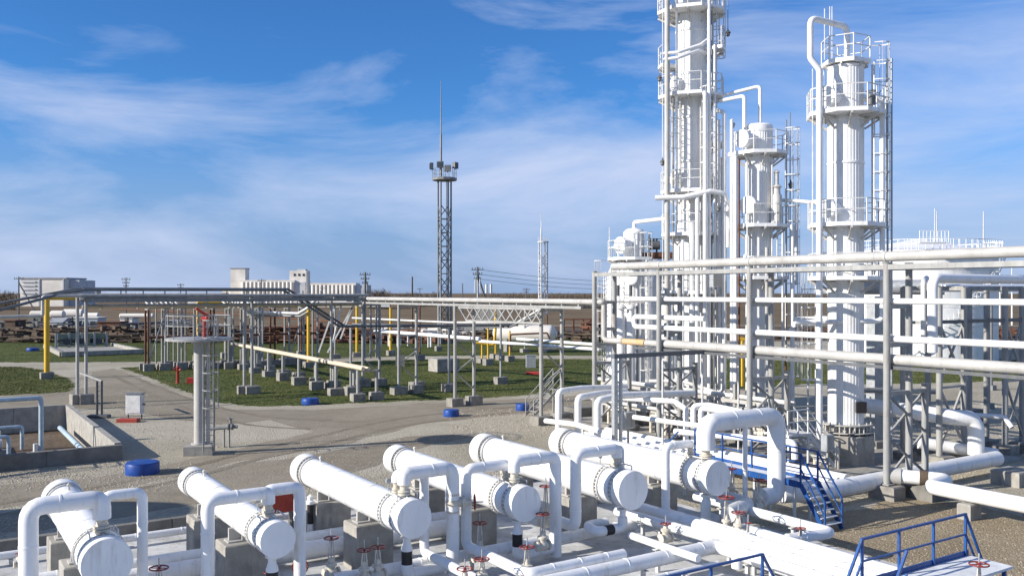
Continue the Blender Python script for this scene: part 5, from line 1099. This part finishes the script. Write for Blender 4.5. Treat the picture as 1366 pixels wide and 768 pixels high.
# ------------------------------------------------------------------ grain store, buildings, far yard
def silo_row(name, label, x0, x1, ptop, Y, n, end_px=None):
    c = z_(W((x0+x1)/2, 400, Y), 0); t = thing(name, label, 'grain store', c); w = (x1-x0)*Y/K; r = w/n/2; zt = W(x0, ptop, Y).z
    me = MB().lathe([(r, 0), (r, zt)], (0, 0, 0), 16).mesh('silo', 'silo')
    for i in range(n): piece('silo', me, t, (c.x-w/2+r+i*2*r, Y, 0))
    part('gallery', MB().box((c.x, Y+8, zt+.6), (w+1, 18, 1.6)), 'silo', t, False); part('block', MB().box((c.x, Y+9, zt/2), (w-.2, 17, zt-.1)), 'silo', t, False)
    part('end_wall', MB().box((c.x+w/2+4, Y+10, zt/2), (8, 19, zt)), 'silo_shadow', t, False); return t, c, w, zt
t, c, w, zt = silo_row('grain_store', 'long pale grain store with ribbed silos and a head house', 322, 392, 376, 640, 13)
p = W(400, 361, 645); o = part('head_house', MB().box(z_(W(400, 361, 648), p.z/2), (12, 12, p.z)), 'silo', t, False)
for i in range(3): part('window', MB().box((p.x-3+i*3.2, 641.9, p.z-3.0), (1.4, .3, 1.6)), 'window_dark', o, False)
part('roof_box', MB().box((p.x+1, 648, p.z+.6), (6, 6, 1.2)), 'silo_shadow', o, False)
p = W(320, 359, 650); o = part('elevator_tower', MB().box(z_(p, p.z/2), (10.5, 10, p.z)), 'silo', t, False); part('roof_cap', MB().box(z_(p, p.z+.4), (11, 10.5, .8)), 'roof_grey', o, False)
silo_row('grain_store', 'second ribbed silo block right of the head house', 415, 474, 380, 630, 11)
for k, (x0, x1, pt, Y, lab) in enumerate(((300, 312, 386, 660, 'low white annex left of the elevator tower'), (255, 300, 392, 560, 'low white sheds left of the grain store'), (395, 475, 396, 500, 'low white shed in front of the grain store'))):
    a = W(x0, pt, Y); b = W(x1, pt, Y); t = thing('shed', lab, 'shed', z_((a+b)/2, 0), 'low far sheds'); part('wall', MB().box(((a.x+b.x)/2, Y, a.z/2), (b.x-a.x, 12, a.z)), 'silo', t, False); part('roof', MB().box(((a.x+b.x)/2, Y, a.z+.3), (b.x-a.x+1, 13, .6)), 'roof_grey', t, False)
Y = 520; a = W(27, 372, Y); b = W(88, 372, Y); t = thing('white_building', 'white flat roofed building on the skyline at the far left', 'building', z_((a+b)/2, 0))
part('wall', MB().box(((a.x+b.x)/2, Y+12, a.z/2), (b.x-a.x, 24, a.z)), 'silo', t, False); part('roof', MB().box(((a.x+b.x)/2, Y+12, a.z+.4), (b.x-a.x+1, 25, .8)), 'roof_grey', t, False)
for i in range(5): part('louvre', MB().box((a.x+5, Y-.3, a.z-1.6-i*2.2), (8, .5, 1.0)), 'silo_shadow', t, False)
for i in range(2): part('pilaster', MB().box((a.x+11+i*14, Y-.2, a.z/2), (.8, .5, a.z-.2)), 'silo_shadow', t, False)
part('annex', MB().box((b.x+3, Y+14, a.z/2-.3), (5.6, 20, a.z-.6)), 'silo_shadow', t, False)  # right side face of the building, its shade put into the colour
def shed(px0, px1, pt, pb, m, roof, lab, cat='hut', depth=4.0, win=0, gable=True):
    a = G(px0, pb); b = G(px1, pb); z = W(px0, pt, a.y).z; cx = (a.x+b.x)/2; t = thing('yard_hut', lab, cat, Vector((cx, a.y, 0)), 'huts and containers in the far yard')
    part('wall', MB().box((cx, a.y+depth/2, z/2), (b.x-a.x, depth, z)), m, t, False)
    w = (b.x-a.x)/2+.2
    if gable: part('roof', MB().add([(cx-w, a.y-.2, z), (cx+w, a.y-.2, z), (cx+w, a.y+depth+.2, z), (cx-w, a.y+depth+.2, z), (cx-w, a.y+depth/2, z+.9), (cx+w, a.y+depth/2, z+.9)], [(0, 1, 5, 4), (2, 3, 4, 5), (0, 4, 3), (1, 2, 5), (3, 2, 1, 0)]), roof, t, False)
    else: part('roof', MB().box((cx, a.y+depth/2, z+.08), (2*w, depth+.4, .16)), roof, t, False)
    for i in range(win): part('window', MB().box((a.x+(b.x-a.x)*(i+.7)/(win+.4), a.y-.04, z*.6), ((b.x-a.x)*.18, .1, z*.3)), 'window_dark', t, False)
shed(65, 83, 430, 443, 'silo', 'roof_grey', 'small white hut with a grey roof in the far yard', win=1); shed(98, 130, 424, 442, 'galv', 'silo', 'pale blue grey container in the far yard', win=3, gable=False); shed(88, 97, 424, 442, 'brown_wood', 'roof_grey', 'narrow brown shed beside the container', gable=False)
shed(40, 49, 426, 436, 'panel_green', 'panel_green', 'dull green locker in the far yard', gable=False, depth=2); shed(6, 20, 428, 444, 'brown_wood', 'rust', 'brown wooden shack at the far left edge', gable=False); shed(160, 176, 425, 434, 'silo', 'roof_grey', 'white hut behind the left posts', win=1); shed(896, 940, 380, 405, 'silo', 'roof_grey', 'far white shed behind the towers'); shed(130, 160, 430, 444, 'rust', 'rust', 'rust coloured cabin in the far yard', gable=False, win=2); shed(215, 245, 428, 440, 'window_dark', 'roof_grey', 'dark low shed beyond the left posts', gable=False)
def htank(px0, px1, py, rpx, pb, lab):
    Y = G(px0, pb).y; a = W(px0, py, Y); b = W(px1, py, Y); r = rpx*Y/K; t = thing('horizontal_tank', lab, 'tank', z_((a+b)/2, 0), 'white horizontal tanks in the far yard'); L1 = (b-a).length
    part('shell', MB().lathe([(.05, -.2*r), (r*.7, -.05*r), (r, .25*r), (r, L1-.25*r), (r*.7, L1+.05*r), (.05, L1+.2*r)], a, 20, b-a), 'silo', t)
    for s in (.2, .8): p = a.lerp(b, s); part('leg', MB().box(z_(p, (p.z-r*.8)/2), (.6, r*1.6, p.z-r*.8)), 'concrete_dark', t, False)
htank(41, 57, 418, 3.6, 440, 'leftmost white tank in the far yard'); htank(68, 86, 419, 5, 440, 'middle white tank in the far yard'); htank(85, 112, 418, 6, 438, 'largest white tank in the far yard'); htank(112, 132, 421, 4, 440, 'rightmost white tank in the far yard'); htank(160, 205, 421, 3, 436, 'long low white tank behind the left posts')
# heaps of rusty pipes and scrap
rng = random.Random(11)
def scrap(px0, px1, py, n, lab, m='rust', h=1.2, sz=2.5):
    b = MB(); a = G(px0, py); e = G(px1, py)
    for _ in range(n):
        p = a.lerp(e, rng.random())+Vector((0, rng.uniform(-3, 3), rng.uniform(.1, h))); d = Vector((rng.uniform(-1, 1), rng.uniform(-.5, .5), rng.uniform(-.06, .06)))*sz
        if rng.random() < .72: b.cyl(p-d, p+d, rng.uniform(.08, .25), n=6)
        else: b.box(p, (rng.uniform(.3, sz*.6), rng.uniform(.3, 1.2), rng.uniform(.2, h*.7)), rng.uniform(0, 3))
    o = single('scrap_heap', b, m, lab, 'scrap heap', 'scrap heaps in the far yard'); o['kind'] = 'stuff'
scrap(335, 460, 452, 120, 'long rust red heap of pipes behind the cream pipe', h=2.2); scrap(470, 560, 450, 70, 'rusty scrap behind the braced trestles'); scrap(140, 320, 449, 130, 'dark rusty scrap behind the left posts', m='brown_wood', h=1.8); scrap(0, 130, 448, 110, 'mixed brown scrap at the far left', m='brown_wood', h=1.6); scrap(395, 440, 447, 40, 'pale rubble heap amid the rusty pipes', m='stone', h=1.4); scrap(780, 900, 449, 90, 'rust red frames right of the bullet tank', h=2.6); scrap(1040, 1366, 452, 130, 'rusty scrap beyond the tall rack at the right', h=1.6); scrap(160, 300, 440, 60, 'dark junk near the white hut', m='dark_steel', h=1.5); scrap(600, 700, 446, 60, 'pale machinery heap behind the mast', m='steel', h=1.5)
t = thing('rust_frame', 'rust red open frame shelter right of the bullet tank', 'frame', G(805, 447))
for i in range(6):
    p = G(752+i*13, 446); part('post', MB().bar(z_(p, 0), z_(p, 2.9), .25), 'rust', t, False)
part('beam', MB().bar(z_(G(752, 446), 2.9), z_(G(817, 446), 2.9), .3), 'rust', t, False); part('beam', MB().bar(z_(G(752, 446), 1.5), z_(G(817, 446), 1.5), .25), 'rust', t, False)
t = thing('gas_skid', 'yellow steel frame glimpsed behind the tall rack', 'frame', G(985, 480)); 
for i in range(4): p = W(978+i*6, 470, 75); part('post', MB().bar(z_(p, .2), W(978+i*6, 448+i, 75), .18), 'yellow', t, False)
part('beam', MB().bar(W(977, 449, 75), W(998, 453, 75), .25), 'yellow', t, False)
# far shrubs on the skyline: one mass of bare twigs
rng = random.Random(2); b = MB()
def twigs(px0, px1, pt, Y, n):
    for _ in range(n):
        px = rng.uniform(px0, px1); base = z_(W(px, 400, Y+rng.uniform(-20, 20)), 0); h = W(px, pt, Y).z*rng.uniform(.55, 1.0); a = rng.uniform(-.35, .35)
        tip = base+Vector((a*h, rng.uniform(-.2, .2)*h, h)); s = rng.uniform(.25, .5)
        b.add([base-Vector((s*.4, 0, 0)), base+Vector((s*.4, 0, 0)), tip], [(0, 1, 2)])
        for k in range(3): m0 = base.lerp(tip, rng.uniform(.3, .9)); b.add([m0, m0+Vector((0, .3, .3)), m0+Vector((rng.uniform(-2, 2), rng.uniform(-1, 1), rng.uniform(.4, 2.2)))], [(0, 1, 2)])
twigs(492, 520, 384, 450, 420); twigs(-60, 20, 385, 420, 400); twigs(530, 585, 388, 520, 300); twigs(860, 1366, 387, 700, 900); twigs(640, 800, 389, 800, 500); twigs(-400, 300, 389, 900, 700)
struct('far_thicket', b, 'bush', 'stuff', 'bare brown thicket along the skyline')

# ------------------------------------------------------------------ second line of steelwork between the rack and the towers
t = thing('service_frame', 'low grey braced steel frame between the tall rack and the towers', 'frame', uv(35.0, 30))
for k, v in enumerate((29.6, 32.3, 35.0, 37.7, 40.4, 43.0)):
    for u in (34.9, 36.4 if k in (1, 3, 5) else 35.9):
        q = uv(u, v); part('post', MB().bar(z_(q, .15), z_(q, 3.3 if k % 2 else 2.4), .16, .16), 'steel', t, False); part('foot', MB().cbox(z_(q, .3), (.6, .6, .5), TH, .04), 'concrete_dark', t, False)
    part('cross_beam', MB().bar(uv(34.9, v, 2.3), uv(35.95, v, 2.3), .14), 'steel', t, False)
for z in (1.25, 2.45): part('side_beam', MB().bar(uv(34.8, 29.6, z), uv(34.8, 43, z), .14, .18), 'tan_pipe', t, False)
for a, b in ((29.6, 32.3), (35.0, 37.7), (40.4, 43)):
    part('brace', MB().bar(uv(34.9, a, .6), uv(34.9, b, 2.3), .1), 'mast', t, False); part('brace', MB().bar(uv(34.98, b, .6), uv(34.98, a, 2.3), .1), 'steel', t, False)
for k, (z, r, u, lab) in enumerate(((2.66, .12, 35.1, 'pale pipe on the low service frame, near edge'), (2.62, .09, 35.5, 'pale pipe on the low service frame, far edge'), (1.45, .1, 34.6, 'pale pipe slung low on the service frame'))):
    pipe([uv(u, 29, z), uv(u, 44, z)], r, 'steel_white', lab, n=10, group='pipework among the towers')
for k, (u, v) in enumerate(((34.2, 26.2), (34.3, 30.0), (34.2, 33.6), (34.3, 37.4), (34.2, 41.0))):
    q = uv(u, v); single('valve_manifold', MB().tube([z_(q-A*.6, .15), z_(q-A*.6, 1.1), z_(q+A*.6, 1.1), z_(q+A*.6, .15)], .09, 10).lathe([(.1, -.2), (.17, -.18), (.17, -.12), (.11, 0), (.17, .12), (.17, .18), (.1, .2)], z_(q, 1.1), 12, A).cyl(z_(q, 1.1), z_(q, 1.6), .04, n=8).torus(z_(q, 1.6), (0, 0, 1), .17, .03), 'cream_valve', 'small pale valve manifold under the rack, '+['first', 'second', 'third', 'fourth', 'fifth'][k]+' counting back from the right tower', 'valve', 'valve manifolds under the rack')
# ------------------------------------------------------------------ unseen upright tank, added at the left to cast shadow across the road
TL = Vector((-29.5, 26.8, 0)); t = thing('shade_tank', 'unseen upright white tank added beyond the left edge to shade the road', 'tank', TL)
part('shell', MB().lathe([(2.3, 0), (2.3, 7.0), (1.6, 7.7), (.05, 8.0)], TL, 40), 'white', t); ladder(t, TL+Vector((2.45, 0, 0)), (1, 0, 0), .3, 7.2)

# lower tier of the left wing
for k, (dv_, z, r, m, lab) in enumerate(((.1, 7.05, .10, 'steel', 'lower grey pipe slung under the left wing, front'), (.9, 6.95, .12, 'cream_pipe', 'lower cream pipe slung under the left wing, rear'), (.5, LZ+.12, .11, 'yellow', 'yellow gas pipe on the left wing between the pale pipes'))):
    pipe([z_(lx0+A*dv_, z), z_(LW+A*dv_, z)], r, m, lab, n=10)
for k in range(9):
    p = lx0+B*(1.2+k*2.5); part('hanger', MB().bar(z_(p+A*.1, 6.95), z_(p+A*.1, LZ-.1), .05).bar(z_(p+A*.9, 6.85), z_(p+A*.9, LZ-.1), .05).bar(z_(p+A*.0, 6.82), z_(p+A*1.0, 6.82), .07), 'steel', left, False)
for k, (b_, a_, h_) in enumerate(((4.2, 5.5, 1.5), (5.4, 7.6, 1.9), (7.6, 4.0, 1.2), (8.6, 6.2, 1.7), (3.2, 10.5, 1.3))):
    q = k0-B*b_+A*a_; pitpipe([z_(q, .04), z_(q, h_), z_(q-B*1.4, h_), z_(q-B*1.4, .04)], .1, 'small hoop of pale pipe in the pit, '+['nearest the corner', 'tallest one', 'lowest one', 'farthest left', 'beside the back wall'][k])

def track(px_list, w, name='tyre_track'):
    pts = [G(*p) for p in px_list]; fine = []
    for i in range(len(pts)-1):
        a = pts[max(i-1, 0)]; b = pts[i]; c = pts[i+1]; d = pts[min(i+2, len(pts)-1)]
        for k in range(8):
            u = k/8; fine.append(.5*((2*b)+(c-a)*u+(2*a-5*b+4*c-d)*u*u+(3*b-a-3*c+d)*u**3))
    m = MB(); rr = random.Random(len(px_list)); vs = []
    for i, p in enumerate(fine):
        t_ = (fine[min(i+1, len(fine)-1)]-fine[max(i-1, 0)]).normalized(); n_ = Vector((-t_.y, t_.x, 0)); ww = w*rr.uniform(.7, 1.15)
        vs += [(*(p+n_*ww/2)[:2], .012), (*(p-n_*ww/2)[:2], .012)]
    m.add(vs, [(2*i, 2*i+1, 2*i+3, 2*i+2) for i in range(len(fine)-1)]); struct(name, m, 'track')
ground_mat('track', [(.28, (.15, .127, .092)), (.5, (.22, .19, .142)), (.72, (.30, .262, .203))], .3, 1.6, bump=.3, bs=10)
track([(-30, 676), (100, 655), (230, 628), (330, 603), (430, 580), (540, 557), (700, 541)], .5); track([(-30, 692), (100, 668), (240, 640), (345, 612), (450, 588), (560, 564), (710, 547)], .5)
track([(150, 500), (190, 520), (250, 545), (330, 566), (420, 572)], .45); track([(172, 500), (215, 518), (280, 540), (360, 556), (450, 560)], .45)

# instrument boxes among the towers
for k, (px, py, Y, w, h, lab) in enumerate(((955, 372, 49.5, .7, .9, 'blue grey instrument box on the risers of the tallest tower'), (893, 440, 46, .5, .7, 'grey instrument box low on the rack'), (1104, 590, 38.5, .5, .7, 'grey instrument box at the foot of the right tower'), (838, 560, 43.5, .6, .8, 'grey instrument box behind the dark trestle'))):
    p = W(px, py, Y); t = thing('instrument_box', lab, 'box', z_(p, 0), 'instrument boxes'); part('case', MB().cbox(p, (w, .3, h), TH, .03), 'galv', t, False); part('door', MB().box(p-A*.16, (w*.86, .02, h*.86), TH), 'steel', t, False); part('stand', MB().bar(z_(p, .05), p-Zv*h/2, .08), 'steel', t, False)

# clamps where the pipes pass the rack posts
for k, p in enumerate(ST[:-1]):
    for off, z, r in ((.35, TOPZ+.26, .20), (.28, 7.66, .115), (.30, 6.19, .13), (.36, 5.38, .21)):
        q = z_(p+B*off+A*.25, z); part('pipe_clamp', MB().rings([q-A*.05, q-A*.045, q+A*.045, q+A*.05], [r*.98, r+.025, r+.025, r*.98], 16).bar(q-Zv*(r-.02), q-Zv*(r+.10), .10), 'flange', rack)
# heavy edge beams that close the left wing into one band, and a parallel rack farther back
for dv_ in (-.45, 1.45): part('edge_beam', MB().bar(z_(lx0+A*dv_, LZ-.2), z_(LW+A*dv_, LZ-.2), .1, .30), 'mast', left, False)  # dark colour stands in for the shade on the wing's near side
back = thing('pipe_rack', 'far parallel pipe rack on many thin posts behind the left wing', 'pipe rack', along(lx0+A*26, B, 198))
b0_, b1_ = along(lx0+A*26, B, 198), LW+A*26+B*6; n_ = 12
for i in range(n_):
    p = b0_.lerp(b1_, i/(n_-1))
    for w in (0, 1.5): q = p+A*w; part('post', MB().cyl(z_(q, .3), z_(q, 6.3), .11, n=8), 'steel' if i % 4 else 'rust', back); piece('footing', foot_small, back, z_(q, 0), TH)
    part('cross_beam', MB().bar(z_(p-A*.1, 6.25), z_(p+A*1.6, 6.25), .14), 'steel', back, False)
    if i % 3 == 0 and i < n_-1: e = b0_.lerp(b1_, (i+1)/(n_-1)); part('brace', MB().bar(z_(p, .8), z_(e, 6.0), .09), 'steel', back, False)
for k, (w, z, r, m, lab) in enumerate(((.2, 6.5, .16, 'tan_pipe', 'pale pipe on the far parallel rack, front'), (.7, 6.45, .12, 'dark_pipe', 'dark pipe on the far parallel rack, middle'), (1.3, 6.5, .14, 'steel', 'grey pipe on the far parallel rack, rear'), (.4, 3.4, .12, 'rust', 'rust brown pipe half way up the far parallel rack'))): pipe([z_(b0_+A*w, z), z_(b1_+A*w, z)], r, m, lab, n=10)

for o in list(col.objects):                                   # pit equipment stands on the sunken floor
    if o.get('group') in ('pale pipes in the pit', 'pumps in the pit'): o.location.z += PF

# more thin lines on the towers
for px, y1, Y, r, tt in ((935, 130, 50.9, .045, t1), (949.5, -20, 50.9, .04, t1), (962.5, 210, 50.6, .06, t1), (898, 120, 51.0, .04, t1), (997, 215, 48.9, .05, t2), (1030, 212, 49.1, .045, t2), (1049, 160, 49.3, .035, t2), (1044, 310, 48.8, .06, t2)):
    a = W(px, 300, Y); a.z = .8; part('conduit', MB().cyl(a, W(px, y1, Y), r, n=8), 'steel_white' if r > .042 else 'mast', tt)
ladder(t1, T1+Vector((-1.0, -.75, 0)), (-.6, -.8, 0), 13.9, 19.2); ladder(t4, V+Vector((-.85, -.45, 0)), (-.9, -.4, 0), 1.0, 10.1)
# low clutter along the far edge of the lawn: stub pipes, crates and a stack of rusty tubes
rng = random.Random(23)
scrap(0, 330, 456, 150, 'low dark junk strip along the far lawn edge at the left', m='brown_wood', h=1.3, sz=3); scrap(330, 600, 457, 130, 'low rusty junk strip along the far lawn edge in the middle', h=1.3, sz=3); scrap(640, 840, 455, 90, 'low dark junk strip behind the bullet tank', m='brown_wood', h=1.4, sz=3); scrap(470, 640, 446, 80, 'pale tangled machinery behind the rack corner', m='silo', h=1.6, sz=2); scrap(0, 260, 443, 90, 'dark heap under the far white tanks', m='dark_steel', h=2.2, sz=2.5)
for k, (px, py, lab) in enumerate(((508, 462, 'leftmost'), (520, 463, 'second'), (534, 462, 'third'), (561, 464, 'fourth'), (575, 463, 'rightmost'))):
    q = G(px, py); single('stub_pipe', MB().tube([z_(q, .05), z_(q, 2.0), z_(q+B*1.3, 2.0), z_(q+B*1.3, .05)], .16, 10), 'steel_white', lab+' white hoop pipe beyond the lawn, under the thick white pipe', 'pipe', 'white hoop pipes beyond the lawn')
